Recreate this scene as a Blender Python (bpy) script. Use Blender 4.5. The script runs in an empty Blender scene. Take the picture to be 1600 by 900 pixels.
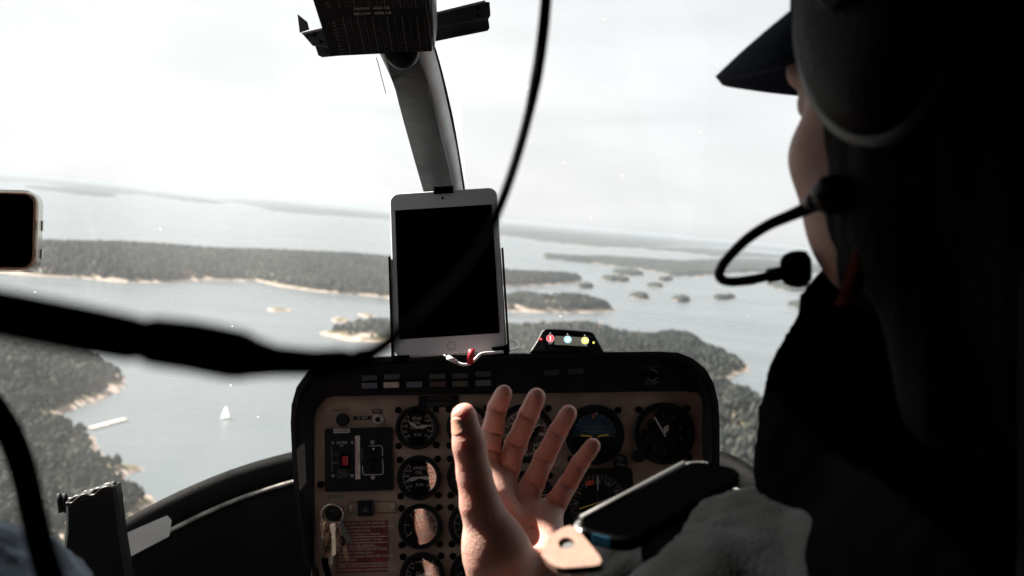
import bpy, bmesh, math, random
import numpy as np
from mathutils import Vector, Matrix

R = math.radians
sc = bpy.context.scene
C = sc.collection
random.seed(7)
rng = np.random.default_rng(11)

# ------------------------------------------------------------------ attitude, camera, sky, sun
# Cockpit frame: X right, Y forward, Z up, metres, origin at the photographer's eye.
# ATT turns the cockpit (the helicopter is banked and a little nose-down) into the level world.
LENS = 35.0
F = 1600 * LENS / 36.0
ALT = 200.0                                      # flying height over the sea
ATT = Matrix.Rotation(R(-3.92), 4, 'X') @ Matrix.Rotation(R(-5.35), 4, 'Y')

cam = bpy.data.cameras.new('camera')
cam.lens = LENS
cam.sensor_width = 36.0
cam.clip_start = 0.02
cam.clip_end = 200000.0
cam.dof.use_dof = True
cam.dof.focus_distance = 1.12
cam.dof.aperture_fstop = 7.5
camo = bpy.data.objects.new('camera', cam)
C.objects.link(camo)
camo.matrix_world = ATT @ Matrix.Rotation(R(90), 4, 'X')
sc.camera = camo

SUN_C = Vector((-0.62, 0.26, 0.74)).normalized()   # towards the sun, cockpit frame
SUN_W = ATT.to_3x3() @ SUN_C
EL = math.asin(SUN_W.z)
AZ = math.atan2(SUN_W.x, SUN_W.y)                  # clockwise from +Y

w = bpy.data.worlds.new('World')
sc.world = w
w.use_nodes = True
nt = w.node_tree
nt.nodes.clear()
sky = nt.nodes.new('ShaderNodeTexSky')
sky.sky_type = 'NISHITA'
sky.sun_disc = False
sky.sun_elevation = EL
sky.sun_rotation = AZ
sky.altitude = 200
sky.air_density = 1.0
sky.dust_density = 0.8
sky.ozone_density = 1.0
hs = nt.nodes.new('ShaderNodeHueSaturation')
hs.inputs['Saturation'].default_value = 0.15
# thin high cloud veil, seen by direction
tc = nt.nodes.new('ShaderNodeTexCoord')
mp = nt.nodes.new('ShaderNodeMapping')
mp.inputs['Scale'].default_value = (1.6, 3.0, 9.0)
mp.inputs['Rotation'].default_value = (0.2, 0.25, 0.3)
nz = nt.nodes.new('ShaderNodeTexNoise')
nz.inputs['Scale'].default_value = 1.6
nz.inputs['Detail'].default_value = 6
nz.inputs['Distortion'].default_value = 0.6
cr = nt.nodes.new('ShaderNodeMapRange')
cr.inputs['From Min'].default_value = 0.35
cr.inputs['From Max'].default_value = 0.7
cr.inputs['To Min'].default_value = 0.93
cr.inputs['To Max'].default_value = 1.08
mul = nt.nodes.new('ShaderNodeVectorMath')
mul.operation = 'SCALE'
bg = nt.nodes.new('ShaderNodeBackground')
bg.inputs['Strength'].default_value = 0.066
out = nt.nodes.new('ShaderNodeOutputWorld')
L = nt.links.new
L(sky.outputs['Color'], hs.inputs['Color'])
L(tc.outputs['Generated'], mp.inputs['Vector'])
L(mp.outputs['Vector'], nz.inputs['Vector'])
L(nz.outputs['Fac'], cr.inputs['Value'])
veil = nt.nodes.new('ShaderNodeMix')             # bright thin overcast evens out the sky
veil.data_type = 'RGBA'
veil.inputs[0].default_value = 0.85
veil.inputs[7].default_value = (3.02, 3.06, 3.10, 1)
L(hs.outputs['Color'], veil.inputs[6])
L(veil.outputs[2], mul.inputs[0])
L(cr.outputs['Result'], mul.inputs['Scale'])
L(mul.outputs['Vector'], bg.inputs['Color'])
L(bg.outputs['Background'], out.inputs['Surface'])

sun = bpy.data.lights.new('sun', 'SUN')
sun.energy = 5.0
sun.angle = R(0.5)
sun.color = (1.0, 0.93, 0.83)
suno = bpy.data.objects.new('sun', sun)
C.objects.link(suno)
suno.rotation_euler = SUN_W.to_track_quat('Z', 'Y').to_euler()

sc.view_settings.view_transform = 'Standard'
sc.view_settings.look = 'None'
sc.view_settings.exposure = 2.05
sc.view_settings.gamma = 1.0
sc.view_settings.use_curve_mapping = False
cy = sc.cycles
cy.use_denoising = True
cy.max_bounces = 7
cy.diffuse_bounces = 3
cy.glossy_bounces = 3
cy.transparent_max_bounces = 12
cy.volume_bounces = 0
cy.caustics_reflective = False
cy.caustics_refractive = False
cy.sample_clamp_indirect = 6.0

# ------------------------------------------------------------------ helpers: positions
def at(px, py, d):
    """Cockpit point seen at photo pixel (px, py), d metres ahead."""
    return Vector(((px - 800) / F * d, d, -(py - 450) / F * d))

def sea(px, py, z=0.0):
    """World point on the sea (height z over it) seen at photo pixel (px, py)."""
    v = ATT.to_3x3() @ Vector(((px - 800) / F, 1.0, -(py - 450) / F))
    if v.z > -0.0042:
        v.z = -0.0042
    return v * ((z - ALT) / v.z)

# ------------------------------------------------------------------ helpers: materials
MATS = {}
def mat(name, color, rough=0.6, metal=0.0, spec=0.5, var=0.0, vscale=20.0, bump=0.0, bscale=80.0,
        emit=0.0, sss=0.0, coat=0.0, var_color=None, coord='Object', rvar=0.0):
    m = bpy.data.materials.new(name)
    m.use_nodes = True
    n = m.node_tree
    b = n.nodes['Principled BSDF']
    b.inputs['Base Color'].default_value = (*color, 1)
    b.inputs['Roughness'].default_value = rough
    b.inputs['Metallic'].default_value = metal
    b.inputs['Specular IOR Level'].default_value = spec
    if coat:
        b.inputs['Coat Weight'].default_value = coat
        b.inputs['Coat Roughness'].default_value = 0.08
    if emit:
        b.inputs['Emission Color'].default_value = (*color, 1)
        b.inputs['Emission Strength'].default_value = emit
    if sss:
        b.inputs['Subsurface Weight'].default_value = sss
        b.inputs['Subsurface Radius'].default_value = (1.0, 0.28, 0.14)
        b.inputs['Subsurface Scale'].default_value = 0.013
    t = n.nodes.new('ShaderNodeTexCoord')
    if var or rvar:
        z = n.nodes.new('ShaderNodeTexNoise')
        z.inputs['Scale'].default_value = vscale
        z.inputs['Detail'].default_value = 5
        n.links.new(t.outputs[coord], z.inputs['Vector'])
        if var:
            mx = n.nodes.new('ShaderNodeMix')
            mx.data_type = 'RGBA'
            c2 = var_color or tuple(min(1, c * (1 + var)) for c in color)
            c1 = color if var_color else tuple(c * (1 - var) for c in color)
            mx.inputs[6].default_value = (*c1, 1)
            mx.inputs[7].default_value = (*c2, 1)
            r = n.nodes.new('ShaderNodeMapRange')
            r.inputs['From Min'].default_value = 0.35
            r.inputs['From Max'].default_value = 0.65
            n.links.new(z.outputs['Fac'], r.inputs['Value'])
            n.links.new(r.outputs['Result'], mx.inputs[0])
            n.links.new(mx.outputs[2], b.inputs['Base Color'])
        if rvar:
            r2 = n.nodes.new('ShaderNodeMapRange')
            r2.inputs['From Min'].default_value = 0.3
            r2.inputs['From Max'].default_value = 0.7
            r2.inputs['To Min'].default_value = max(0.02, rough - rvar)
            r2.inputs['To Max'].default_value = min(1, rough + rvar)
            n.links.new(z.outputs['Fac'], r2.inputs['Value'])
            n.links.new(r2.outputs['Result'], b.inputs['Roughness'])
    if bump:
        z2 = n.nodes.new('ShaderNodeTexNoise')
        z2.inputs['Scale'].default_value = bscale
        z2.inputs['Detail'].default_value = 6
        n.links.new(t.outputs[coord], z2.inputs['Vector'])
        bp = n.nodes.new('ShaderNodeBump')
        bp.inputs['Strength'].default_value = bump
        bp.inputs['Distance'].default_value = 0.002
        n.links.new(z2.outputs['Fac'], bp.inputs['Height'])
        n.links.new(bp.outputs['Normal'], b.inputs['Normal'])
    MATS[name] = m
    return m

mat('black_paint', (0.003, 0.003, 0.0034), 0.6, spec=0.08, var=0.4, vscale=30, bump=0.25, bscale=300, rvar=0.12)
mat('black_lining', (0.0045, 0.0045, 0.005), 0.9, spec=0.05, var=0.3, vscale=12, bump=0.3, bscale=120)
mat('black_plastic', (0.005, 0.005, 0.0055), 0.42, spec=0.25, var=0.3, vscale=60, rvar=0.1)
mat('black_rubber', (0.0006, 0.0006, 0.0007), 0.8, spec=0.02, var=0.3, vscale=80, bump=0.2, bscale=400)
mat('shroud_vinyl', (0.0045, 0.0045, 0.0045), 0.6, spec=0.22, bump=0.4, bscale=500, rvar=0.1, vscale=40)
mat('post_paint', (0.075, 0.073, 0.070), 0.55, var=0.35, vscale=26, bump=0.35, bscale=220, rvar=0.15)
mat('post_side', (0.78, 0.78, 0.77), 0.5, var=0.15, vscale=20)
mat('bracket_metal', (0.10, 0.10, 0.098), 0.5, metal=0.3, var=0.2, vscale=40, rvar=0.15)
mat('bright_metal', (0.65, 0.63, 0.60), 0.3, metal=1.0, var=0.15, vscale=60, rvar=0.12)
mat('trim_dull', (0.20, 0.185, 0.165), 0.6, var=0.5, vscale=40)
mat('phone_rail', (0.12, 0.12, 0.118), 0.5, metal=0.3)
mat('dull_metal', (0.42, 0.41, 0.39), 0.45, metal=0.6, var=0.25, vscale=60, rvar=0.12)
mat('brass', (0.66, 0.54, 0.40), 0.3, metal=1.0, var=0.3, vscale=90, rvar=0.15)
mat('panel_paint', (0.31, 0.225, 0.18), 0.62, spec=0.3, var=0.22, vscale=22, bump=0.5, bscale=900, rvar=0.08)
mat('dial_black', (0.004, 0.004, 0.0045), 0.6, spec=0.2)
mat('print_white', (0.62, 0.60, 0.56), 0.6)
mat('print_grey', (0.22, 0.215, 0.20), 0.6)
mat('print_faint', (0.085, 0.08, 0.075), 0.6)
mat('print_red', (0.45, 0.05, 0.03), 0.6)
mat('print_yellow', (0.75, 0.55, 0.06), 0.6)
mat('print_orange', (0.80, 0.22, 0.05), 0.6)
mat('dial_sky', (0.012, 0.055, 0.10), 0.5)
mat('placard_red', (0.17, 0.030, 0.026), 0.45, var=0.3, vscale=40)
mat('placard_white', (0.55, 0.52, 0.47), 0.6, var=0.15, vscale=60)
mat('switch_red', (0.40, 0.015, 0.02), 0.35)
mat('lamp_tan', (0.42, 0.33, 0.28), 0.5)
mat('lamp_blue', (0.10, 0.10, 0.14), 0.5)
mat('lamp_olive', (0.065, 0.062, 0.035), 0.5)
mat('lamp_red', (0.06, 0.022, 0.02), 0.5)
mat('lamp_dim', (0.035, 0.035, 0.04), 0.5)
mat('tablet_white', (0.66, 0.67, 0.70), 0.32, spec=0.5, var=0.03, vscale=10)
mat('screen_black', (0.0004, 0.0004, 0.0005), 0.25, spec=0.0)
mat('cable_white', (0.70, 0.70, 0.70), 0.4)
mat('tag_red', (0.62, 0.02, 0.035), 0.5, var=0.2, vscale=120)
mat('gold_metal', (0.72, 0.56, 0.44), 0.28, metal=1.0)
mat('blue_metal', (0.02, 0.09, 0.16), 0.25, metal=0.8, spec=0.6)
mat('tan_leather', (0.21, 0.112, 0.078), 0.55, var=0.12, vscale=150, bump=0.3, bscale=900)
mat('sill_white', (0.50, 0.49, 0.47), 0.45, var=0.1, vscale=14)
mat('denim', (0.27, 0.325, 0.39), 0.9, spec=0.1, var=0.45, vscale=45, bump=0.6, bscale=260)
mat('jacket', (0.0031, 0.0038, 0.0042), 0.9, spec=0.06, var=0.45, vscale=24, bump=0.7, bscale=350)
mat('cap_navy', (0.009, 0.016, 0.036), 0.85, spec=0.15, var=0.3, vscale=200, bump=0.5, bscale=700)
mat('shirt_red', (0.16, 0.028, 0.016), 0.85, spec=0.1, var=0.3, vscale=60)
mat('hair', (0.005, 0.004, 0.0035), 0.8, spec=0.1, bump=0.8, bscale=250)
mat('jacket_shade', (0.0004, 0.0004, 0.0005), 0.95, spec=0.0, bump=0.3, bscale=200)  # near black: deep shade on the torso put into the colour
mat('trousers', (0.012, 0.013, 0.016), 0.9, spec=0.1)
mat('seat_leather', (0.10, 0.06, 0.04), 0.55, var=0.2, vscale=18, bump=0.4, bscale=120)
mat('headset_grey', (0.13, 0.131, 0.128), 0.42, var=0.15, vscale=50)
mat('headset_shell', (0.0035, 0.0038, 0.0038), 0.5, spec=0.15, bump=0.3, bscale=300)
mat('foam', (0.007, 0.007, 0.007), 0.95, spec=0.05, bump=0.8, bscale=500)
mat('icon_red', (0.85, 0.05, 0.06), 0.4, emit=0.55)
mat('icon_blue', (0.22, 0.48, 0.60), 0.4, emit=0.5)
mat('icon_green', (0.52, 0.55, 0.10), 0.4, emit=0.5)
mat('icon_white', (0.85, 0.85, 0.85), 0.4, emit=0.6)
mat('icon_grey', (0.45, 0.45, 0.45), 0.4, emit=0.25)
mat('display_glow', (0.055, 0.052, 0.042), 0.3, emit=0.5)
mat('sail', (0.88, 0.87, 0.85), 0.7)
def sail_cloth():                                # woven cloth: lit from either side
    m = MATS['sail']
    n = m.node_tree
    tl = n.nodes.new('ShaderNodeBsdfTranslucent')
    tl.inputs['Color'].default_value = (0.85, 0.84, 0.82, 1)
    mx = n.nodes.new('ShaderNodeMixShader')
    mx.inputs[0].default_value = 0.5
    n.links.new(n.nodes['Principled BSDF'].outputs[0], mx.inputs[1])
    n.links.new(tl.outputs[0], mx.inputs[2])
    n.links.new(mx.outputs[0], n.nodes['Material Output'].inputs['Surface'])
sail_cloth()
mat('hull_white', (0.75, 0.75, 0.74), 0.4)
mat('house_white', (0.72, 0.68, 0.62), 0.8)
mat('house_ochre', (0.55, 0.38, 0.22), 0.8)
mat('house_red', (0.30, 0.07, 0.045), 0.8)
mat('roof_tile', (0.34, 0.15, 0.09), 0.8, var=0.2, vscale=2)
mat('roof_dark', (0.07, 0.065, 0.06), 0.8)
mat('window_dark', (0.03, 0.035, 0.04), 0.15)
mat('concrete', (0.46, 0.41, 0.36), 0.85, var=0.2, vscale=0.4)

def thin_glass(name, tint=(0.96, 0.97, 0.97), spec_rough=0.02, strength=1.0, dust=False):
    m = bpy.data.materials.new(name)
    m.use_nodes = True
    n = m.node_tree
    n.nodes.clear()
    o = n.nodes.new('ShaderNodeOutputMaterial')
    tr = n.nodes.new('ShaderNodeBsdfTransparent')
    tr.inputs['Color'].default_value = (*tint, 1)
    gl = n.nodes.new('ShaderNodeBsdfGlossy')
    gl.inputs['Roughness'].default_value = spec_rough
    lw = n.nodes.new('ShaderNodeLayerWeight')
    lw.inputs['Blend'].default_value = 0.5
    fr = n.nodes.new('ShaderNodeMath')
    fr.operation = 'POWER'
    fr.inputs[1].default_value = 5.0
    n.links.new(lw.outputs['Facing'], fr.inputs[0])
    ml = n.nodes.new('ShaderNodeMath')
    ml.operation = 'MULTIPLY_ADD'
    ml.inputs[1].default_value = 0.9 * min(strength, 1.0)
    ml.inputs[2].default_value = 0.045 * strength
    mx = n.nodes.new('ShaderNodeMixShader')
    lk = n.links.new
    lk(fr.outputs[0], ml.inputs[0])
    lk(ml.outputs[0], mx.inputs[0])
    lk(tr.outputs[0], mx.inputs[1])
    lk(gl.outputs[0], mx.inputs[2])
    last = mx.outputs[0]
    if dust:                                     # specks, short scratches and a faint film on the acrylic
        t = n.nodes.new('ShaderNodeTexCoord')
        wp = n.nodes.new('ShaderNodeTexNoise')
        wp.inputs['Scale'].default_value = 9
        off = n.nodes.new('ShaderNodeVectorMath')
        off.operation = 'MULTIPLY_ADD'
        off.inputs[1].default_value = (0.05, 0.05, 0.05)
        lk(t.outputs['Object'], wp.inputs['Vector'])
        lk(wp.outputs['Color'], off.inputs[0])
        lk(t.outputs['Object'], off.inputs[2])
        facs = []
        for scale, rad, keep, stretch in ((14, 0.020, 0.50, (1, 1, 1)), (34, 0.040, 0.70, (1, 1, 1)), (12, 0.020, 0.5, (1.0, 1.0, 0.22)),
                                          (13, 0.018, 0.5, (0.3, 1.0, 1.0))):
            mp = n.nodes.new('ShaderNodeMapping')
            mp.inputs['Scale'].default_value = stretch
            mp.inputs['Rotation'].default_value = (0.2, 0.6 * scale, 0.3)
            v = n.nodes.new('ShaderNodeTexVoronoi')
            v.inputs['Scale'].default_value = scale
            lk(off.outputs[0], mp.inputs['Vector'])
            lk(mp.outputs[0], v.inputs['Vector'])
            a = n.nodes.new('ShaderNodeMath')
            a.operation = 'LESS_THAN'
            a.inputs[1].default_value = rad
            lk(v.outputs['Distance'], a.inputs[0])
            s = n.nodes.new('ShaderNodeSeparateColor')
            lk(v.outputs['Color'], s.inputs[0])
            g = n.nodes.new('ShaderNodeMath')
            g.operation = 'GREATER_THAN'
            g.inputs[1].default_value = keep
            lk(s.outputs[0], g.inputs[0])
            p = n.nodes.new('ShaderNodeMath')
            p.operation = 'MULTIPLY'
            lk(a.outputs[0], p.inputs[0])
            lk(g.outputs[0], p.inputs[1])
            facs.append(p.outputs[0])
        cur = facs[0]
        for f in facs[1:]:
            q = n.nodes.new('ShaderNodeMath')
            q.operation = 'MAXIMUM'
            lk(cur, q.inputs[0])
            lk(f, q.inputs[1])
            cur = q.outputs[0]
        fm = n.nodes.new('ShaderNodeTexNoise')
        fm.inputs['Scale'].default_value = 3.0
        fm.inputs['Detail'].default_value = 6
        lk(t.outputs['Object'], fm.inputs['Vector'])
        fmr = n.nodes.new('ShaderNodeMapRange')
        fmr.inputs['From Min'].default_value = 0.35
        fmr.inputs['From Max'].default_value = 0.75
        fmr.inputs['To Min'].default_value = 0.010
        fmr.inputs['To Max'].default_value = 0.036
        lk(fm.outputs['Fac'], fmr.inputs['Value'])
        sm = n.nodes.new('ShaderNodeMath')
        sm.operation = 'MULTIPLY'
        sm.inputs[1].default_value = 0.75
        lk(cur, sm.inputs[0])
        q = n.nodes.new('ShaderNodeMath')
        q.operation = 'MAXIMUM'
        lk(sm.outputs[0], q.inputs[0])
        lk(fmr.outputs['Result'], q.inputs[1])
        d1 = n.nodes.new('ShaderNodeBsdfTranslucent')
        d1.inputs['Color'].default_value = (0.9, 0.9, 0.9, 1)
        m2 = n.nodes.new('ShaderNodeMixShader')
        lk(q.outputs[0], m2.inputs[0])
        lk(last, m2.inputs[1])
        lk(d1.outputs[0], m2.inputs[2])
        last = m2.outputs[0]
    lk(last, o.inputs['Surface'])
    MATS[name] = m
    return m

thin_glass('windshield_acrylic', dust=True)
thin_glass('gauge_glass', tint=(0.97, 0.97, 0.97), spec_rough=0.03)
thin_glass('dial_glass', tint=(0.95, 0.95, 0.95), spec_rough=0.02, strength=3.6)  # reflection raised so the lit hand shows in the small dials
thin_glass('clear_case', tint=(0.80, 0.79, 0.76), spec_rough=0.1, strength=2.0)

def skin_mat():
    m = mat('skin', (0.57, 0.36, 0.30), 0.50, spec=0.3, sss=0.65, bump=0.4, bscale=520,
            var=0.2, vscale=38, var_color=(0.53, 0.27, 0.22))
    return m
skin_mat()
mat('nail', (0.66, 0.345, 0.255), 0.35, spec=0.2)

# ------------------------------------------------------------------ helpers: meshes
class MB:
    """Collects shapes (in a local frame) into one mesh."""
    def __init__(self, o=(0, 0, 0), ex=(1, 0, 0), ey=(0, 1, 0), ez=(0, 0, 1)):
        self.v, self.f, self.mi, self.sm, self.mats = [], [], [], [], []
        self.frame(o, ex, ey, ez)

    def frame(self, o, ex=(1, 0, 0), ey=(0, 1, 0), ez=(0, 0, 1)):
        self.o, self.ex, self.ey, self.ez = Vector(o), Vector(ex), Vector(ey), Vector(ez)
        return self

    def slot(self, m):
        if m not in self.mats:
            self.mats.append(m)
        return self.mats.index(m)

    def raw(self, vs, fs, m, smooth=False):
        b, k = len(self.v), self.slot(m)
        for p in vs:
            self.v.append(self.o + self.ex * p[0] + self.ey * p[1] + self.ez * p[2])
        for f in fs:
            self.f.append([b + i for i in f])
            self.mi.append(k)
            self.sm.append(smooth)

    def prism(self, poly, h0, h1, m, bevel=0.0, smooth=False):
        n = len(poly)
        a = sum(poly[i][0] * poly[(i + 1) % n][1] - poly[(i + 1) % n][0] * poly[i][1] for i in range(n))
        if a < 0:
            poly = poly[::-1]
        rings = [[(x, y, h0) for x, y in poly]]
        if bevel:
            rings.append([(x, y, h1 - bevel) for x, y in poly])
            rings.append([(x, y, h1) for x, y in inset(poly, bevel)])
        else:
            rings.append([(x, y, h1) for x, y in poly])
        vs = [p for r in rings for p in r]
        fs = [list(range(n))[::-1]]
        for k in range(len(rings) - 1):
            for i in range(n):
                j = (i + 1) % n
                fs.append([k * n + i, k * n + j, (k + 1) * n + j, (k + 1) * n + i])
        fs.append([(len(rings) - 1) * n + i for i in range(n)])
        self.raw(vs, fs, m, smooth)

    def frame_ring(self, outer, inner, h0, h1, m):
        n = len(outer)
        vs = [(x, y, h0) for x, y in outer] + [(x, y, h1) for x, y in outer] + [(x, y, h1) for x, y in inner] + [(x, y, h0) for x, y in inner]
        fs = []
        for i in range(n):
            j = (i + 1) % n
            for a, b in ((0, 1), (1, 2), (2, 3), (3, 0)):
                fs.append([a * n + i, a * n + j, b * n + j, b * n + i])
        self.raw(vs, fs, m)

    def box(self, c, s, m, bevel=0.0):
        x, y, z = s[0] / 2, s[1] / 2, s[2] / 2
        if not bevel:
            vs = [(c[0] + a * x, c[1] + b * y, c[2] + d * z) for a in (-1, 1) for b in (-1, 1) for d in (-1, 1)]
            self.raw(vs, [[0, 1, 3, 2], [4, 6, 7, 5], [0, 4, 5, 1], [2, 3, 7, 6], [0, 2, 6, 4], [1, 5, 7, 3]], m)
            return
        bm = bmesh.new()
        bmesh.ops.create_cube(bm, size=1)
        for v in bm.verts:
            v.co = Vector((c[0] + v.co.x * s[0], c[1] + v.co.y * s[1], c[2] + v.co.z * s[2]))
        bmesh.ops.bevel(bm, geom=list(bm.edges), offset=bevel, segments=2, affect='EDGES', profile=0.5)
        bm.verts.index_update()
        self.raw([v.co.copy() for v in bm.verts], [[v.index for v in f.verts] for f in bm.faces], m)
        bm.free()

    def lathe(self, prof, c, m, n=40, smooth=False, cap0=True, cap1=True):
        vs, fs = [], []
        for r, h in prof:
            for i in range(n):
                a = 2 * math.pi * i / n
                vs.append((c[0] + r * math.cos(a), c[1] + r * math.sin(a), c[2] + h))
        for k in range(len(prof) - 1):
            for i in range(n):
                j = (i + 1) % n
                fs.append([k * n + i, k * n + j, (k + 1) * n + j, (k + 1) * n + i])
        if cap0:
            fs.append(list(range(n))[::-1])
        if cap1:
            fs.append([(len(prof) - 1) * n + i for i in range(n)])
        self.raw(vs, fs, m, smooth)

    def line(self, p, q, wd, h, m):
        p, q = Vector(p), Vector(q)
        t = (q - p).normalized()
        s = Vector((-t.y, t.x)) * wd / 2
        self.raw([(p.x - s.x, p.y - s.y, h), (q.x - s.x, q.y - s.y, h), (q.x + s.x, q.y + s.y, h), (p.x + s.x, p.y + s.y, h)], [[0, 1, 2, 3]], m)

    def text(self, s, u, v, size, h, m, rot=0.0, align='CENTER', sx=1.0):
        key = (s, align)
        if key not in TEXT:
            cu = bpy.data.curves.new('lettering', 'FONT')
            cu.body = s
            cu.align_x = align
            cu.align_y = 'CENTER'
            cu.resolution_u = 2
            ob = bpy.data.objects.new('lettering', cu)
            C.objects.link(ob)
            dg = bpy.context.evaluated_depsgraph_get()
            me = bpy.data.meshes.new_from_object(ob.evaluated_get(dg))
            TEXT[key] = ([p.co.copy() for p in me.vertices], [list(p.vertices) for p in me.polygons])
            bpy.data.objects.remove(ob)
            bpy.data.curves.remove(cu)
            bpy.data.meshes.remove(me)
        vs, fs = TEXT[key]
        ca, sa = math.cos(rot), math.sin(rot)
        self.raw([(u + size * (p.x * sx * ca - p.y * sa), v + size * (p.x * sx * sa + p.y * ca), h) for p in vs], fs, m)

    def tube(self, pts, rad, m, n=14, smooth=True, cap=True, flat=1.0):
        pts = [Vector(p) for p in pts]
        if not hasattr(rad, '__len__'):
            rad = [rad] * len(pts)
        vs, fs = [], []
        up = Vector((0.13, 0.21, 0.97))
        for i, p in enumerate(pts):
            t = (pts[min(i + 1, len(pts) - 1)] - pts[max(i - 1, 0)]).normalized()
            a = t.cross(up).normalized()
            b = a.cross(t).normalized()
            for k in range(n):
                g = 2 * math.pi * k / n
                vs.append(p + a * math.cos(g) * rad[i] + b * math.sin(g) * rad[i] * flat)
        for i in range(len(pts) - 1):
            for k in range(n):
                j = (k + 1) % n
                fs.append([i * n + k, i * n + j, (i + 1) * n + j, (i + 1) * n + k])
        if cap:
            fs.append(list(range(n))[::-1])
            fs.append([(len(pts) - 1) * n + k for k in range(n)])
        self.raw(vs, fs, m, smooth)

    def loft(self, rings, m, smooth=False, close=True, cap=True):
        n = len(rings[0])
        vs = [p for r in rings for p in r]
        fs = []
        for i in range(len(rings) - 1):
            for k in range(n if close else n - 1):
                j = (k + 1) % n
                fs.append([i * n + k, i * n + j, (i + 1) * n + j, (i + 1) * n + k])
        if cap and close:
            fs.append(list(range(n))[::-1])
            fs.append([(len(rings) - 1) * n + k for k in range(n)])
        self.raw(vs, fs, m, smooth)

    def sheet(self, grid, thick, m, smooth=True):
        """Grid of points given a real thickness."""
        g = [[Vector(p) for p in row] for row in grid]
        nr, ncol = len(g), len(g[0])
        back = []
        for i in range(nr):
            row = []
            for j in range(ncol):
                a = g[min(i + 1, nr - 1)][j] - g[max(i - 1, 0)][j]
                b = g[i][min(j + 1, ncol - 1)] - g[i][max(j - 1, 0)]
                nn = a.cross(b)
                nn = nn.normalized() if nn.length > 1e-12 else Vector((0, 0, 1))
                row.append(g[i][j] + nn * thick)
            back.append(row)
        vs = [p for r in g for p in r] + [p for r in back for p in r]
        o = nr * ncol
        fs = []
        for i in range(nr - 1):
            for j in range(ncol - 1):
                a, b, c2, d = i * ncol + j, i * ncol + j + 1, (i + 1) * ncol + j + 1, (i + 1) * ncol + j
                fs.append([a, b, c2, d])
                fs.append([o + d, o + c2, o + b, o + a])
        for i in range(nr - 1):
            for j in (0, ncol - 1):
                a, b = i * ncol + j, (i + 1) * ncol + j
                fs.append([a, b, o + b, o + a])
        for j in range(ncol - 1):
            for i in (0, nr - 1):
                a, b = i * ncol + j, i * ncol + j + 1
                fs.append([a, b, o + b, o + a])
        self.raw(vs, fs, m, smooth)

    def build(self, name, parent=None, base=None, world=False):
        """One mesh object. Cockpit coordinates unless world=True."""
        me = bpy.data.meshes.new(name)
        b = BASE[parent.name] if parent is not None else Vector(base if base is not None else sum(self.v, Vector()) / len(self.v))
        me.from_pydata([p - b for p in self.v], [], self.f)
        for k in self.mats:
            me.materials.append(MATS[k])
        me.polygons.foreach_set('material_index', self.mi)
        me.polygons.foreach_set('use_smooth', self.sm)
        bm = bmesh.new()
        bm.from_mesh(me)
        bmesh.ops.recalc_face_normals(bm, faces=bm.faces)
        bm.to_mesh(me)
        bm.free()
        me.update()
        ob = bpy.data.objects.new(name, me)
        C.objects.link(ob)
        if parent is not None:
            ob.parent = parent
        else:
            ob.matrix_world = Matrix.Translation(b) if world else ATT @ Matrix.Translation(b)
        BASE[ob.name] = b
        return ob

TEXT, BASE = {}, {}

def inset(poly, d):
    n = len(poly)
    outp = []
    for i in range(n):
        p0, p1, p2 = (Vector(poly[i - 1]), Vector(poly[i]), Vector(poly[(i + 1) % n]))
        e1, e2 = (p1 - p0), (p2 - p1)
        if e1.length < 1e-9 or e2.length < 1e-9:
            outp.append(tuple(p1))
            continue
        e1.normalize(); e2.normalize()
        n1, n2 = Vector((-e1.y, e1.x)), Vector((-e2.y, e2.x))
        k = n1 + n2
        L2 = max(k.length_squared, 0.5)
        outp.append(tuple(p1 + k * (2 * d / L2)))
    return outp

def rrect(cx, cy, wd, ht, r, seg=5):
    pts = []
    for sx, sy, a0 in ((1, 1, 0), (-1, 1, 90), (-1, -1, 180), (1, -1, 270)):
        for k in range(seg + 1):
            a = R(a0 + 90 * k / seg)
            pts.append((cx + sx * (wd / 2 - r) + r * math.cos(a), cy + sy * (ht / 2 - r) + r * math.sin(a)))
    return pts

def catmull(pts, per=8):
    pts = [Vector(p) for p in pts]
    o = []
    for i in range(len(pts) - 1):
        p0, p1, p2, p3 = pts[max(i - 1, 0)], pts[i], pts[i + 1], pts[min(i + 2, len(pts) - 1)]
        for k in range(per):
            t = k / per
            o.append(0.5 * ((2 * p1) + (p2 - p0) * t + (2 * p0 - 5 * p1 + 4 * p2 - p3) * t * t + (3 * p1 - p0 - 3 * p2 + p3) * t ** 3))
    o.append(pts[-1])
    return o

def lerp_list(vals, per=8):
    o = []
    for i in range(len(vals) - 1):
        for k in range(per):
            t = k / per
            o.append(vals[i] + (vals[i + 1] - vals[i]) * t)
    o.append(vals[-1])
    return o

def tag(o, label=None, cat=None, group=None, kind=None):
    if label: o['label'] = label
    if cat: o['category'] = cat
    if group: o['group'] = group
    if kind: o['kind'] = kind
    return o

def thing(name, label, cat, base, group=None, world=False):
    o = bpy.data.objects.new(name, None)
    o.empty_display_size = 0.02
    C.objects.link(o)
    b = Vector(base)
    o.matrix_world = Matrix.Translation(b) if world else ATT @ Matrix.Translation(b)
    BASE[o.name] = b
    return tag(o, label, cat, group)

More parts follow.
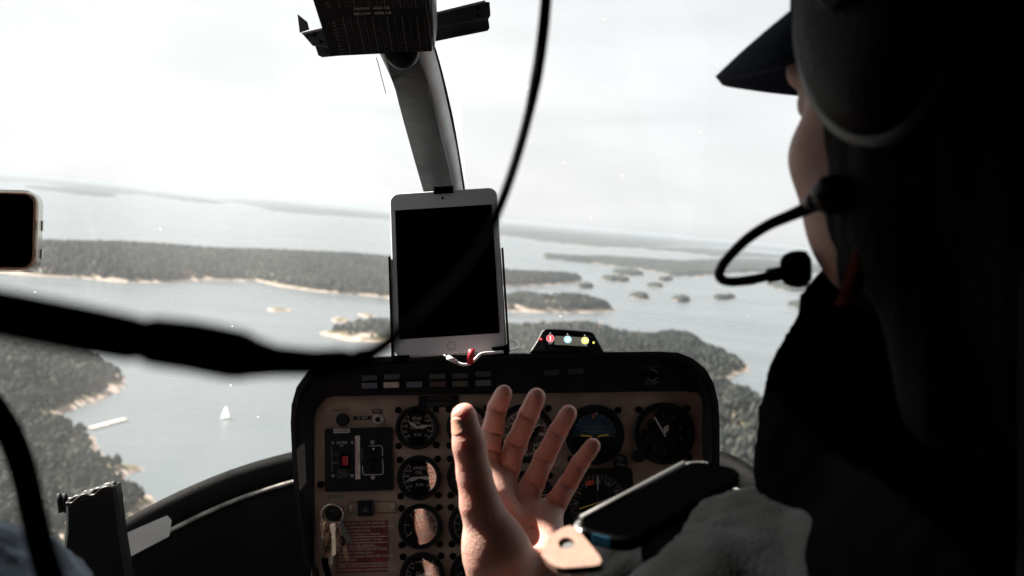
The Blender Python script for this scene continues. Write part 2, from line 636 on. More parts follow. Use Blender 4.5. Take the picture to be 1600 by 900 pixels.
def np_mesh(name, v, f, m, smooth=True, parent=None, base=(0, 0, 0), world=False, tint=None):
    me = bpy.data.meshes.new(name)
    v = np.asarray(v, np.float32)
    f = np.asarray(f, np.int32)
    b = BASE[parent.name] if parent is not None else Vector(base)
    v = v - np.array(b, np.float32)
    k = f.shape[1]
    me.vertices.add(len(v)); me.vertices.foreach_set('co', v.ravel())
    me.loops.add(f.size); me.loops.foreach_set('vertex_index', f.ravel())
    me.polygons.add(len(f))
    me.polygons.foreach_set('loop_start', np.arange(0, f.size, k, dtype=np.int32))
    me.polygons.foreach_set('use_smooth', np.full(len(f), smooth))
    me.update(calc_edges=True)
    me.validate()
    if tint is not None:
        a = me.attributes.new('tint', 'FLOAT', 'POINT')
        a.data.foreach_set('value', np.asarray(tint, np.float32))
    me.materials.append(MATS[m])
    ob = bpy.data.objects.new(name, me)
    C.objects.link(ob)
    if parent is not None:
        ob.parent = parent
    else:
        ob.matrix_world = Matrix.Translation(b) if world else ATT @ Matrix.Translation(b)
    BASE[ob.name] = b
    return ob

# signed distance shapes -> one continuous surface
def cone(P, a, b, ra, rb):
    a = np.array(a, np.float32); b = np.array(b, np.float32)
    ab = b - a
    h = np.clip(((P - a) @ ab) / max(float(ab @ ab), 1e-12), 0, 1)
    return np.linalg.norm(P - a - h[..., None] * ab, axis=-1) - (ra + (rb - ra) * h)

def ell(P, c, r, ax=None):
    q = P - np.array(c, np.float32)
    if ax is not None:
        q = q @ np.array(ax, np.float32).T
    r = np.array(r, np.float32)
    k0 = np.linalg.norm(q / r, axis=-1)
    k1 = np.linalg.norm(q / (r * r), axis=-1)
    return k0 * (k0 - 1) / np.maximum(k1, 1e-6)

def smin(a, b, k):
    h = np.maximum(k - np.abs(a - b), 0) / k
    return np.minimum(a, b) - h * h * k * 0.25

def smax(a, b, k):
    return -smin(-a, -b, k)

def sgrid(lo, hi, h):
    lo, hi = np.array(lo, np.float32), np.array(hi, np.float32)
    n = np.ceil((hi - lo) / h).astype(int) + 1
    g = np.stack(np.meshgrid(*[lo[i] + h * np.arange(n[i], dtype=np.float32) for i in range(3)], indexing='ij'), -1)
    return g, lo, h

def surface_nets(f, lo, h):
    s = f < 0
    nx, ny, nz = f.shape
    acc = np.zeros((nx - 1, ny - 1, nz - 1, 3), np.float32)
    cnt = np.zeros((nx - 1, ny - 1, nz - 1), np.float32)
    def sl(d, ax):
        return slice(d, f.shape[ax] - 1 + d)
    for ax in range(3):
        o1, o2 = [i for i in range(3) if i != ax]
        for d1 in (0, 1):
            for d2 in (0, 1):
                i0 = [None] * 3; i1 = [None] * 3
                i0[ax], i1[ax] = sl(0, ax), sl(1, ax)
                i0[o1] = i1[o1] = sl(d1, o1)
                i0[o2] = i1[o2] = sl(d2, o2)
                a, b = f[tuple(i0)], f[tuple(i1)]
                c = s[tuple(i0)] != s[tuple(i1)]
                t = np.where(c, a / np.where(c, a - b, 1), 0)
                acc[..., ax] += np.where(c, t, 0)
                acc[..., o1] += np.where(c, d1, 0)
                acc[..., o2] += np.where(c, d2, 0)
                cnt += c
    act = cnt > 0
    idx = np.full(act.shape, -1, np.int64)
    idx[act] = np.arange(act.sum())
    ijk = np.argwhere(act)
    v = lo + h * (ijk + acc[act] / cnt[act][:, None])
    quads = []
    for ax in range(3):
        o1, o2 = [(1, 2), (2, 0), (0, 1)][ax]
        i0 = [slice(None)] * 3; i1 = [slice(None)] * 3
        i0[ax], i1[ax] = slice(0, -1), slice(1, None)
        a, b = s[tuple(i0)], s[tuple(i1)]
        e = np.argwhere(a != b)
        e = e[(e[:, o1] > 0) & (e[:, o2] > 0) & (e[:, o1] < f.shape[o1] - 1) & (e[:, o2] < f.shape[o2] - 1)]
        flip = a[tuple(e.T)]
        q = []
        for d1, d2 in ((0, 0), (1, 0), (1, 1), (0, 1)):
            c = e.copy()
            c[:, o1] -= d1; c[:, o2] -= d2
            q.append(idx[tuple(c.T)])
        q = np.stack(q, 1)
        q[~flip] = q[~flip][:, ::-1]
        quads.append(q)
    return v, np.concatenate(quads)

# value noise on the plane
_NT = rng.random((256, 256)).astype(np.float32)
def vnoise(x, y):
    xi, yi = np.floor(x).astype(int), np.floor(y).astype(int)
    fx, fy = x - xi, y - yi
    fx = fx * fx * (3 - 2 * fx); fy = fy * fy * (3 - 2 * fy)
    g = lambda a, b: _NT[a & 255, b & 255]
    return (g(xi, yi) * (1 - fx) + g(xi + 1, yi) * fx) * (1 - fy) + (g(xi, yi + 1) * (1 - fx) + g(xi + 1, yi + 1) * fx) * fy

def fbm(x, y, o=4):
    s, a, t = 0, 0.5, 0
    for k in range(o):
        s = s + a * vnoise(x * 2 ** k + 17.3 * k, y * 2 ** k - 9.1 * k)
        t += a
        a *= 0.5
    return s / t

# ------------------------------------------------------------------ the sea, the islands, the woods
def land_mats():
    # water
    m = mat('water', (0.086, 0.101, 0.109), 0.22, spec=0.5)
    n = m.node_tree
    b = n.nodes['Principled BSDF']
    b.inputs['IOR'].default_value = 1.33
    t = n.nodes.new('ShaderNodeTexCoord')
    hsum = None
    for sc_, dist, st in ((0.11, 0.35, (1, 1.8, 1)), (0.02, 1.2, (1, 2.6, 1))):
        mp_ = n.nodes.new('ShaderNodeMapping')
        mp_.inputs['Scale'].default_value = st
        mp_.inputs['Rotation'].default_value = (0, 0, 0.5)
        z = n.nodes.new('ShaderNodeTexNoise')
        z.inputs['Scale'].default_value = sc_
        z.inputs['Detail'].default_value = 4
        n.links.new(t.outputs['Object'], mp_.inputs['Vector'])
        n.links.new(mp_.outputs[0], z.inputs['Vector'])
        ml = n.nodes.new('ShaderNodeMath')
        ml.operation = 'MULTIPLY'
        ml.inputs[1].default_value = dist
        n.links.new(z.outputs['Fac'], ml.inputs[0])
        if hsum is None:
            hsum = ml
        else:
            ad = n.nodes.new('ShaderNodeMath')
            ad.operation = 'ADD'
            n.links.new(hsum.outputs[0], ad.inputs[0])
            n.links.new(ml.outputs[0], ad.inputs[1])
            hsum = ad
    bp = n.nodes.new('ShaderNodeBump')
    bp.inputs['Strength'].default_value = 0.55
    bp.inputs['Distance'].default_value = 1.0
    n.links.new(hsum.outputs[0], bp.inputs['Height'])
    n.links.new(bp.outputs['Normal'], b.inputs['Normal'])
    # wind streaks: rougher and smoother patches of the surface
    z = n.nodes.new('ShaderNodeTexNoise')
    z.inputs['Scale'].default_value = 0.0016
    z.inputs['Detail'].default_value = 5
    z.inputs['Distortion'].default_value = 1.0
    mp_ = n.nodes.new('ShaderNodeMapping')
    mp_.inputs['Scale'].default_value = (1, 3.0, 1)
    n.links.new(t.outputs['Object'], mp_.inputs['Vector'])
    n.links.new(mp_.outputs[0], z.inputs['Vector'])
    r = n.nodes.new('ShaderNodeMapRange')
    r.inputs['From Min'].default_value = 0.35
    r.inputs['From Max'].default_value = 0.65
    r.inputs['To Min'].default_value = 0.18
    r.inputs['To Max'].default_value = 0.32
    n.links.new(z.outputs['Fac'], r.inputs['Value'])
    n.links.new(r.outputs['Result'], b.inputs['Roughness'])
    # ground: bare granite along the shore and in outcrops, heath and dry grass above
    m = mat('island_ground', (0.3, 0.25, 0.2), 0.9, spec=0.15)
    n = m.node_tree
    b = n.nodes['Principled BSDF']
    at_ = n.nodes.new('ShaderNodeAttribute')
    at_.attribute_name = 'tint'                 # 0 heath .. 1 bare rock, by height and outcrop
    t = n.nodes.new('ShaderNodeTexCoord')
    z = n.nodes.new('ShaderNodeTexNoise')
    z.inputs['Scale'].default_value = 0.06
    z.inputs['Detail'].default_value = 8
    n.links.new(t.outputs['Object'], z.inputs['Vector'])
    ad = n.nodes.new('ShaderNodeMath')
    ad.operation = 'ADD'
    n.links.new(at_.outputs['Fac'], ad.inputs[0])
    n.links.new(z.outputs['Fac'], ad.inputs[1])
    r = n.nodes.new('ShaderNodeMapRange')
    r.inputs['From Min'].default_value = 0.85
    r.inputs['From Max'].default_value = 1.15
    n.links.new(ad.outputs[0], r.inputs['Value'])
    rock = n.nodes.new('ShaderNodeMix'); rock.data_type = 'RGBA'
    rock.inputs[6].default_value = (0.19, 0.145, 0.123, 1)
    rock.inputs[7].default_value = (0.42, 0.34, 0.29, 1)
    z3 = n.nodes.new('ShaderNodeTexNoise')
    z3.inputs['Scale'].default_value = 0.16
    z3.inputs['Detail'].default_value = 6
    n.links.new(t.outputs['Object'], z3.inputs['Vector'])
    r3 = n.nodes.new('ShaderNodeMapRange')
    r3.inputs['From Min'].default_value = 0.35
    r3.inputs['From Max'].default_value = 0.65
    n.links.new(z3.outputs['Fac'], r3.inputs['Value'])
    n.links.new(r3.outputs['Result'], rock.inputs[0])
    heath = n.nodes.new('ShaderNodeMix'); heath.data_type = 'RGBA'
    heath.inputs[6].default_value = (0.062, 0.060, 0.032, 1)
    heath.inputs[7].default_value = (0.15, 0.125, 0.072, 1)
    n.links.new(z.outputs['Fac'], heath.inputs[0])
    mx = n.nodes.new('ShaderNodeMix'); mx.data_type = 'RGBA'
    n.links.new(r.outputs['Result'], mx.inputs[0])
    n.links.new(heath.outputs[2], mx.inputs[6])
    n.links.new(rock.outputs[2], mx.inputs[7])
    n.links.new(mx.outputs[2], b.inputs['Base Color'])
    # foliage: each tree has its own tint
    m = mat('foliage', (0.05, 0.06, 0.03), 0.9, spec=0.1)
    n = m.node_tree
    b = n.nodes['Principled BSDF']
    at_ = n.nodes.new('ShaderNodeAttribute')
    at_.attribute_name = 'tint'
    rp = n.nodes.new('ShaderNodeValToRGB')
    e = rp.color_ramp.elements
    e[0].position = 0; e[0].color = (0.015, 0.0185, 0.0165, 1)
    e[1].position = 1; e[1].color = (0.056, 0.058, 0.048, 1)
    k = e.new(0.55); k.color = (0.028, 0.032, 0.027, 1)
    n.links.new(at_.outputs['Fac'], rp.inputs[0])
    n.links.new(rp.outputs[0], b.inputs['Base Color'])
land_mats()

def make_sea():
    rs = [0, 300, 700, 1500, 3500, 8000, 20000, 58000]
    n = 96
    vs = [(0, 0, 0)]
    fs = []
    for r in rs[1:]:
        vs += [(r * math.cos(2 * math.pi * i / n), r * math.sin(2 * math.pi * i / n), 0) for i in range(n)]
    for i in range(n):
        fs.append([0, 1 + i, 1 + (i + 1) % n])
    for k in range(len(rs) - 2):
        a, b = 1 + k * n, 1 + (k + 1) * n
        for i in range(n):
            j = (i + 1) % n
            fs.append([a + i, b + i, b + j, a + j])
    mb = MB()
    mb.raw(vs, fs, 'water')
    o = mb.build('sea', base=(0, 0, 0), world=True)
    o.location = (0, 0, -ALT)
    tag(o, 'calm silvery sea between the wooded islands', kind='structure')
make_sea()

def poly_world(px):
    return np.array([[p.x, p.y] for p in (sea(x, y) for x, y in px)])

def sdist(P, poly):
    """Signed distance (inside positive) of points to a closed polygon."""
    d = np.full(len(P), 1e18)
    ins = np.zeros(len(P), bool)
    n = len(poly)
    for i in range(n):
        a, b = poly[i], poly[(i + 1) % n]
        ab = b - a
        t = np.clip(((P - a) @ ab) / max(ab @ ab, 1e-9), 0, 1)
        q = P - a - t[:, None] * ab
        d = np.minimum(d, (q * q).sum(1))
        c = (a[1] > P[:, 1]) != (b[1] > P[:, 1])
        with np.errstate(divide='ignore', invalid='ignore'):
            xx = (b[0] - a[0]) * (P[:, 1] - a[1]) / (b[1] - a[1]) + a[0]
        ins ^= c & (P[:, 0] < xx)
    d = np.sqrt(d)
    return np.where(ins, d, -d)

bpy_ico = {}
def crown_variants(level, k, conifer):
    key = (level, k, conifer)
    if key in bpy_ico:
        return bpy_ico[key]
    bm = bmesh.new()
    bmesh.ops.create_icosphere(bm, subdivisions=level, radius=1.0)
    v0 = np.array([v.co[:] for v in bm.verts])
    f0 = np.array([[v.index for v in f.verts] for f in bm.faces])
    bm.free()
    res = []
    r_ = np.random.default_rng(5 + level)
    for i in range(k):
        v = v0 * (1 + r_.uniform(-0.38, 0.34, (len(v0), 1)))
        if i % 3 != 0 or conifer:                # pine / spruce: narrower towards the top
            taper = 1.0 - 0.42 * np.clip(v[:, 2] + 0.2, 0, 1.2)
            v[:, :2] *= taper[:, None]
            v[:, 2] *= 1.15
        v[:, 0] += r_.uniform(-0.2, 0.2) * v[:, 2]
        res.append((v, f0))
    bpy_ico[key] = res
    return res

def wood_mesh(name, pts, z, size, height, level, label):
    """One mass of trees: every tree its own ragged crown with its own tint."""
    var = crown_variants(level, 9, False)
    n = len(pts)
    which = rng.integers(0, len(var), n)
    rot = rng.random(n) * 6.283
    tnt = np.clip(rng.normal(0.45, 0.32, n) + 0.6 * (fbm(pts[:, 0] / 60, pts[:, 1] / 60) - 0.5) * 2, 0, 1)
    VV, FF, TT, base = [], [], [], 0
    for k, (v, f) in enumerate(var):
        s = np.where(which == k)[0]
        if not len(s):
            continue
        ca, sa = np.cos(rot[s])[:, None], np.sin(rot[s])[:, None]
        x = v[None, :, 0] * ca - v[None, :, 1] * sa
        y = v[None, :, 0] * sa + v[None, :, 1] * ca
        X = np.stack([pts[s, 0][:, None] + x * size[s][:, None], pts[s, 1][:, None] + y * size[s][:, None],
                      z[s][:, None] + height[s][:, None] * (0.56 + 0.46 * v[None, :, 2])], -1)
        VV.append(X.reshape(-1, 3))
        FF.append((f[None] + (base + np.arange(len(s)) * len(v))[:, None, None]).reshape(-1, 3))
        TT.append((tnt[s][:, None] + rng.uniform(-0.1, 0.1, (len(s), len(v)))).ravel())
        base += len(s) * len(v)
    o = np_mesh(name, np.concatenate(VV), np.concatenate(FF), 'foliage', smooth=False, base=(0, 0, -ALT), world=True, tint=np.concatenate(TT))
    return tag(o, label, 'wood', kind='stuff')

def island(px, step, hill, label, trees=None, canopy=None, shore=6.0, rough=1.0, wob=None, wood_label=None, fade=120.0, open_=0.0):
    poly = poly_world(px)
    wob = wob if wob is not None else step * 1.2
    lo, hi = poly.min(0) - 4 * step, poly.max(0) + 4 * step
    nx, ny = int((hi[0] - lo[0]) / step) + 1, int((hi[1] - lo[1]) / step) + 1
    gx, gy = np.meshgrid(lo[0] + step * np.arange(nx), lo[1] + step * np.arange(ny), indexing='ij')
    P = np.stack([gx.ravel(), gy.ravel()], 1)
    def field(P):
        d = sdist(P, poly)
        s = 1 / (wob * 5)
        d = d + wob * 2.2 * (fbm(P[:, 0] * s, P[:, 1] * s, 4) - 0.5) * 2
        inn = np.clip(d, 0, None)
        z = np.where(d < 0, -1.5 + 0 * d, 0.4 + shore * (1 - np.exp(-inn / (shore * 2.2))) * 0.55)
        roll = fbm(P[:, 0] / (fade * 2.2), P[:, 1] / (fade * 2.2), 4)
        z = z + np.where(d > 0, hill * (1 - np.exp(-inn / fade)) * (0.35 + 1.1 * roll), 0)
        z = z + np.where(d > 0, rough * (fbm(P[:, 0] / 17, P[:, 1] / 17, 3) - 0.4) * np.clip(inn / 10, 0, 1), 0)
        return d, z
    d, z = field(P)
    keep = d > -step * 1.6
    idx = np.full(nx * ny, -1)
    I = np.arange(nx * ny).reshape(nx, ny)
    q = np.stack([I[:-1, :-1], I[1:, :-1], I[1:, 1:], I[:-1, 1:]], -1).reshape(-1, 4)
    q = q[(d[q] > 0).any(1)]
    used = np.unique(q)
    idx[used] = np.arange(len(used))
    outc = fbm(P[:, 0] / 45, P[:, 1] / 45, 4)
    rock = np.clip(1.10 - d / (shore * 2.6) + 1.5 * (fbm(P[:, 0] / 28, P[:, 1] / 28, 3) - 0.5), 0, 1) + np.clip((outc - 0.60 + open_) * 5, 0, 1) * 0.8
    o = np_mesh('terrain', np.column_stack([P[used], z[used] - ALT]), idx[q], 'island_ground', smooth=True,
                base=(0, 0, -ALT), world=True, tint=np.clip(rock[used], 0, 1))
    tag(o, label, kind='structure')
    if canopy:                                   # far woods: one ragged canopy sheet over the ground
        hgt, mrg = canopy
        m = d > mrg
        top = z - ALT + hgt * (0.7 + 0.6 * rng.random(len(P))) - 1
        top = np.where(m, top, z - ALT - 2)
        q2 = q[m[q].any(1)]
        u2 = np.unique(q2)
        idx[u2] = np.arange(len(u2))
        o2 = np_mesh('forest', np.column_stack([P[u2], top[u2]]), idx[q2], 'foliage', smooth=True, base=(0, 0, -ALT), world=True,
                     tint=np.clip(rng.normal(0.4, 0.2, len(u2)), 0, 1))
        tag(o2, wood_label, 'wood', kind='stuff')
    if trees:
        gap, sz, ht, level, mrg = trees
        n = int((hi[0] - lo[0]) * (hi[1] - lo[1]) / gap ** 2)
        T = np.column_stack([rng.uniform(lo[0], hi[0], n), rng.uniform(lo[1], hi[1], n)])
        # only where the photograph (or a step beside it) can look
        v = np.column_stack([T, np.full(n, -ALT)]) @ np.array(ATT.to_3x3())
        px_ = 800 + F * v[:, 0] / np.maximum(v[:, 1], 1)
        T = T[(v[:, 1] > 50) & (px_ > -260) & (px_ < 1700)]
        dd, zz = field(T)
        cl = fbm(T[:, 0] / 45, T[:, 1] / 45, 4)
        edge = mrg * (0.4 + 1.6 * fbm(T[:, 0] / 14, T[:, 1] / 14, 2))
        ok = (dd > edge) & (cl < 0.63 - open_ + 0.10 * rng.random(len(T)))
        T, zz, dd = T[ok], zz[ok], dd[ok]
        k = np.clip(0.55 + (dd - mrg) / 45, 0.5, 1.0) * rng.uniform(0.6, 1.4, len(T))
        wood_mesh('forest', T, zz - ALT, sz * k, ht * k, level, wood_label)
    return poly, field

# the long wooded island across the bay
ISL_A = island([(-330, 405), (-200, 410), (-60, 421), (0, 426), (60, 431), (120, 434), (200, 441), (260, 442), (330, 437), (400, 439), (440, 448), (500, 456), (560, 461),
        (610, 466), (660, 462), (720, 455), (780, 449), (850, 446), (900, 443), (912, 438), (880, 433), (800, 432), (720, 421), (620, 412), (500, 403), (400, 399),
        (280, 397), (200, 393), (120, 388), (55, 388), (-60, 378), (-330, 360)],
       14, 26, 'long low wooded island lying across the bay behind the phone and tablet', trees=(7.2, 4.6, 12.5, 1, 6), shore=5, wob=9, fade=160,
       wood_label='grey green wood covering the long island across the bay')
# left headland with the jetty
ISL_I = island([(-420, 528), (-150, 530), (0, 534), (60, 540), (120, 550), (160, 563), (185, 579), (198, 597), (193, 606), (168, 617), (150, 629), (112, 641), (88, 650),
        (76, 656), (84, 664), (106, 671), (130, 676), (146, 687), (149, 700), (156, 716), (170, 726), (184, 729), (205, 728), (219, 732), (210, 741),
        (190, 744), (197, 754), (215, 770), (236, 776), (244, 790), (238, 802), (225, 812), (215, 835), (240, 870), (280, 960), (60, 1150), (-700, 1100)],
       4.0, 16, 'near wooded headland with pale rock shore and a small cove at lower left', trees=(4.3, 3.0, 9.0, 2, 8), shore=4.0, wob=3.2, fade=70, rough=2.0,
       wood_label='mixed wood over the near headland at lower left', open_=0.01)
# right-hand mainland behind the panel
ISL_G = island([(640, 520), (720, 522), (800, 516), (850, 514), (900, 513), (930, 514), (958, 521), (985, 530), (1000, 531), (1022, 526), (1065, 525), (1092, 532), (1108, 543),
        (1118, 550), (1140, 558), (1160, 568), (1174, 575), (1166, 584), (1150, 588), (1141, 590), (1128, 596), (1150, 608), (1176, 620), (1202, 633), (1222, 645),
       (1290, 680), (1420, 760), (1420, 960), (900, 1000), (560, 700), (700, 560), (660, 540)],
       6.0, 11, 'wooded land with rocky points and coves behind the right side of the panel', trees=(5.6, 3.6, 10, 1, 8), shore=4.0, wob=5, fade=90, rough=2.0,
       wood_label='wood over the rocky land behind the right side of the panel', open_=0.015)
island([(500, 521), (520, 515), (540, 509), (560, 508), (600, 509), (650, 513), (700, 520), (720, 532), (640, 540), (580, 537), (545, 533), (520, 529)],
       6.0, 12, 'small rocky island with a wood showing left of the tablet', trees=(5.8, 3.6, 9, 1, 16), shore=4.5, wob=6, fade=60,
       wood_label='small wood on the rocky island left of the tablet', open_=0.02)
island([(780, 470), (800, 466), (826, 473), (868, 470), (900, 471), (932, 477), (964, 485), (950, 488), (900, 489), (850, 489), (790, 487), (740, 482)],
       8.0, 22, 'wooded island with a pale sound before it right of the tablet', trees=(6.5, 4.2, 11, 1, 10), shore=4, wob=6, fade=70,
       wood_label='wood covering the island right of the tablet')
island([(846, 400), (880, 403), (930, 404), (990, 408), (1050, 412), (1090, 409), (1150, 406), (1250, 414), (1340, 424), (1340, 430), (1250, 426), (1180, 426),
        (1130, 427), (1093, 433), (1050, 431), (1030, 426), (1000, 420), (940, 413), (890, 408), (855, 404)],
       26.0, 24, 'dark wooded island reaching to the microphone boom', canopy=(13, 14), shore=4, wob=20, wood_label='dark wood on the island beside the microphone boom')
island([(782, 346), (850, 354), (960, 365), (1100, 376), (1250, 389), (1420, 405), (1420, 409), (1250, 396), (1150, 387), (1060, 384), (1018, 386), (1000, 388), (930, 386),
        (850, 377), (790, 369), (700, 362), (700, 342)],
       60.0, 45, 'distant hazy wooded land right of the tablet under the horizon', canopy=(14, 40), shore=4, wob=60, fade=400,
       wood_label='distant hazy wood right of the tablet under the horizon')
island([(1000, 389), (1060, 388), (1120, 391), (1190, 398), (1260, 405), (1250, 408), (1180, 403), (1110, 398), (1050, 393)],
       50.0, 25, 'thin distant strip of land under the hazy right horizon', canopy=(12, 30), shore=4, wob=40, wood_label='thin distant wood under the hazy right horizon')
far = [
    ([(-300, 247), (-150, 262), (-40, 273), (0, 276), (40, 278), (100, 282), (147, 287), (200, 295), (232, 300), (240, 305), (190, 303), (150, 302), (120, 298), (70, 286), (0, 283), (-40, 281), (-300, 262)], 'hazy distant land strip at far left above the phone'),
    ([(40, 292), (80, 295), (130, 300), (178, 307), (170, 308), (120, 304), (60, 296)], 'thin hazy islet streak at left below the distant land strip'),
    ([(225, 301), (260, 303), (300, 310), (352, 317), (330, 318), (285, 314), (240, 307)], 'hazy distant island left of centre between two longer strips'),
    ([(345, 311), (420, 315), (480, 323), (550, 331), (610, 337), (720, 348), (700, 351), (600, 343), (520, 337), (470, 334), (430, 330), (400, 322), (370, 317)], 'long hazy distant island running behind the tablet'),
    ([(400, 309), (470, 316), (560, 325), (640, 333), (640, 336), (540, 327), (450, 319)], 'faintest thin island strip just under the horizon left of the tablet'),
]
for p, lab in far:
    island(p, 60.0, 38, lab, canopy=(16, 20), shore=4, wob=40, fade=300, wood_label='thin wood on the ' + lab)
small = [
    ([(900, 447), (915, 445), (930, 448), (925, 451), (908, 451)], 'tiny wooded islet just off the tip of the long island'),
    ([(1010, 446), (1022, 445), (1036, 448), (1028, 450)], 'tiny dark islet in the open sound between two larger ones'),
    ([(1150, 440), (1165, 438), (1180, 441), (1172, 444)], 'small islet seen inside the loop of the microphone boom'),
    ([(1090, 395), (1130, 396), (1160, 400), (1150, 402), (1110, 400)], 'low distant islet behind the boom island'),
    ([(940, 434), (960, 434), (984, 438), (976, 441), (950, 439)], 'small dark islet right below the boom island, left one'),
    ([(955, 424), (980, 423), (1002, 426), (1006, 430), (985, 431), (965, 429)], 'small wooded islet close under the boom island'),
    ([(1028, 436), (1050, 435), (1052, 438), (1035, 440)], 'tiny islet in the sound left of the microphone boom'),
    ([(980, 462), (998, 460), (1016, 465), (1012, 469), (995, 468)], 'oval wooded islet in open water, left of the three'),
    ([(1051, 467), (1066, 465), (1081, 470), (1075, 473), (1058, 472)], 'round wooded islet in open water, middle of the three'),
    ([(1112, 465), (1135, 463), (1151, 465), (1140, 469), (1120, 468)], 'flat islet in open water below the microphone boom'),
    ([(1196, 443), (1225, 442), (1300, 452), (1300, 460), (1235, 455), (1212, 450)], 'islet by the pilot chin beside the microphone'),
    ([(1228, 475), (1260, 474), (1300, 480), (1290, 487), (1250, 483)], 'small islet beside the pilot neck under the microphone'),
]
for p, lab in small:
    island(p, 9.0, 9, lab, canopy=(9, 5), shore=1.6, wob=6, fade=40, wood_label='low wood on the ' + ' '.join(lab.split(' ')[1:]))
for p, lab in [([(415, 483), (435, 481), (456, 484), (450, 487), (425, 487)], 'flat bare skerry in the bay under the long island'),
               ([(515, 499), (530, 495), (546, 499), (540, 504), (522, 504)], 'round bare skerry left of the wooded small island'),
               ([(560, 491), (575, 490), (590, 494), (580, 496), (566, 494)], 'thin bare skerry close to the tablet edge')]:
    island(p, 3.5, 1.0, lab, shore=3.0, wob=3.5, fade=30)

def make_haze():
    m = bpy.data.materials.new('haze_air')
    m.use_nodes = True
    n = m.node_tree
    n.nodes.clear()
    o = n.nodes.new('ShaderNodeOutputMaterial')
    v = n.nodes.new('ShaderNodeVolumePrincipled')
    v.inputs['Color'].default_value = (0.41, 0.455, 0.505, 1)
    v.inputs['Density'].default_value = HAZE
    v.inputs['Anisotropy'].default_value = 0.05
    n.links.new(v.outputs[0], o.inputs['Volume'])
    MATS['haze_air'] = m
    mb = MB()
    mb.box((0, 0, (-ALT - 1 + 3.0) / 2), (118000, 118000, ALT + 4.0), 'haze_air')
    ob = mb.build('haze', base=(0, 0, 0), world=True)
    tag(ob, 'pale summer haze over the sea', kind='stuff')
HAZE = 5.0e-5
make_haze()

# ------------------------------------------------------------------ small things out there
def wframe(p, yaw, k=1.0):
    """Upright frame in the world at p."""
    c, s = math.cos(yaw), math.sin(yaw)
    return dict(o=p, ex=(c * k, s * k, 0), ey=(-s * k, c * k, 0), ez=(0, 0, k))

def sailboat(px, py, yaw, label):
    p = sea(px, py)
    t = thing('sailboat', label, 'sailboat', p, world=True)
    m = MB(**wframe(p, yaw, 0.74))
    st = [(-5.2, 1.0), (-3, 1.5), (0, 1.75), (3, 1.25), (5.0, 0.45), (6.0, 0.03)]
    rings = [[(x, -b_, 1.1), (x, -b_ * 0.8, 0.1), (x, 0, -0.4), (x, b_ * 0.8, 0.1), (x, b_, 1.1)] for x, b_ in st]
    m.loft(rings, 'hull_white')
    m.box((0.2, 0, 1.35), (4.2, 1.9, 0.55), 'hull_white', 0.12)
    m.build('hull', t)
    m = MB(**wframe(p, yaw, 0.74))
    m.tube([(0.6, 0, 0.9), (0.6, 0, 16.0)], 0.09, 'dull_metal', 8)
    m.tube([(0.6, 0, 2.1), (-4.4, 0, 2.0)], 0.08, 'dull_metal', 8)
    m.build('mast', t)
    m = MB(**wframe(p, yaw, 0.74))
    g = []
    for i in range(9):
        k = i / 8
        top = 15.6 * (1 - k) + 2.3 * k
        w_ = 4.7 * k ** 0.85 + 0.05
        g.append([(0.5 - w_ * j / 6, 0.9 * math.sin(math.pi * j / 6) * k, top - 0.25 * j / 6 * k) for j in range(7)])
    m.loft(g, 'sail', smooth=True, close=False)
    m.build('mainsail', t)
    m = MB(**wframe(p, yaw, 0.74))
    g = []
    for i in range(9):
        k = i / 8
        fore = (0.8 + 5.0 * k, 14.5 - 13.2 * k)
        aft = (0.75 + 0.4 * k, 14.4 - 12.2 * k)
        g.append([(fore[0] + (aft[0] - fore[0]) * j / 5, 0.8 * math.sin(math.pi * j / 5) * k, fore[1] + (aft[1] - fore[1]) * j / 5) for j in range(6)])
    m.loft(g, 'sail', smooth=True, close=False)
    m.build('foresail', t)
sailboat(351, 654, R(48), 'white sailboat with raised sails alone in the bay')

def motorboat(px, py, yaw, label):
    p = sea(px, py)
    t = thing('motorboat', label, 'motorboat', p, world=True)
    m = MB(**wframe(p, yaw))
    st = [(-6, 1.6), (-2, 2.0), (2, 1.8), (5, 0.9), (6.5, 0.05)]
    m.loft([[(x, -b_, 1.5), (x, -b_ * 0.7, 0.0), (x, 0, -0.4), (x, b_ * 0.7, 0.0), (x, b_, 1.5)] for x, b_ in st], 'hull_white')
    m.build('hull', t)
    m = MB(**wframe(p, yaw))
    m.box((0, 0, 2.1), (4.5, 2.4, 1.5), 'hull_white', 0.25)
    m.build('cabin', t)
motorboat(907, 462, R(200), 'white motorboat in the sound in front of the wooded island right of the tablet')

def jetty():
    a, b = sea(140, 671), sea(196, 656)
    d = b - a
    t = thing('jetty', 'pale stone jetty running out from the headland cove', 'jetty', a, world=True)
    yaw = math.atan2(d.y, d.x)
    m = MB(**wframe(a, yaw))
    Ln = d.length
    m.box((Ln / 2, 0, 0.2), (Ln, 5.0, 2.4), 'concrete', 0.3)
    m.build('deck', t)
    for i in range(26):
        m = MB(**wframe(a, yaw))
        x = Ln * (0.03 + 0.94 * random.random())
        s = random.uniform(0.8, 1.9)
        m.box((x, random.choice((-1, 1)) * random.uniform(2.3, 3.2), 0.0), (s, s * 0.8, s), 'concrete', 0.2)
        m.build('boulder', t)
    for x in (0.25, 0.5, 0.75, 0.95):
        m = MB(**wframe(a, yaw))
        m.tube([(Ln * x, 1.9, 1.3), (Ln * x, 1.9, 2.3)], 0.18, 'dull_metal', 8)
        m.build('bollard', t)
jetty()

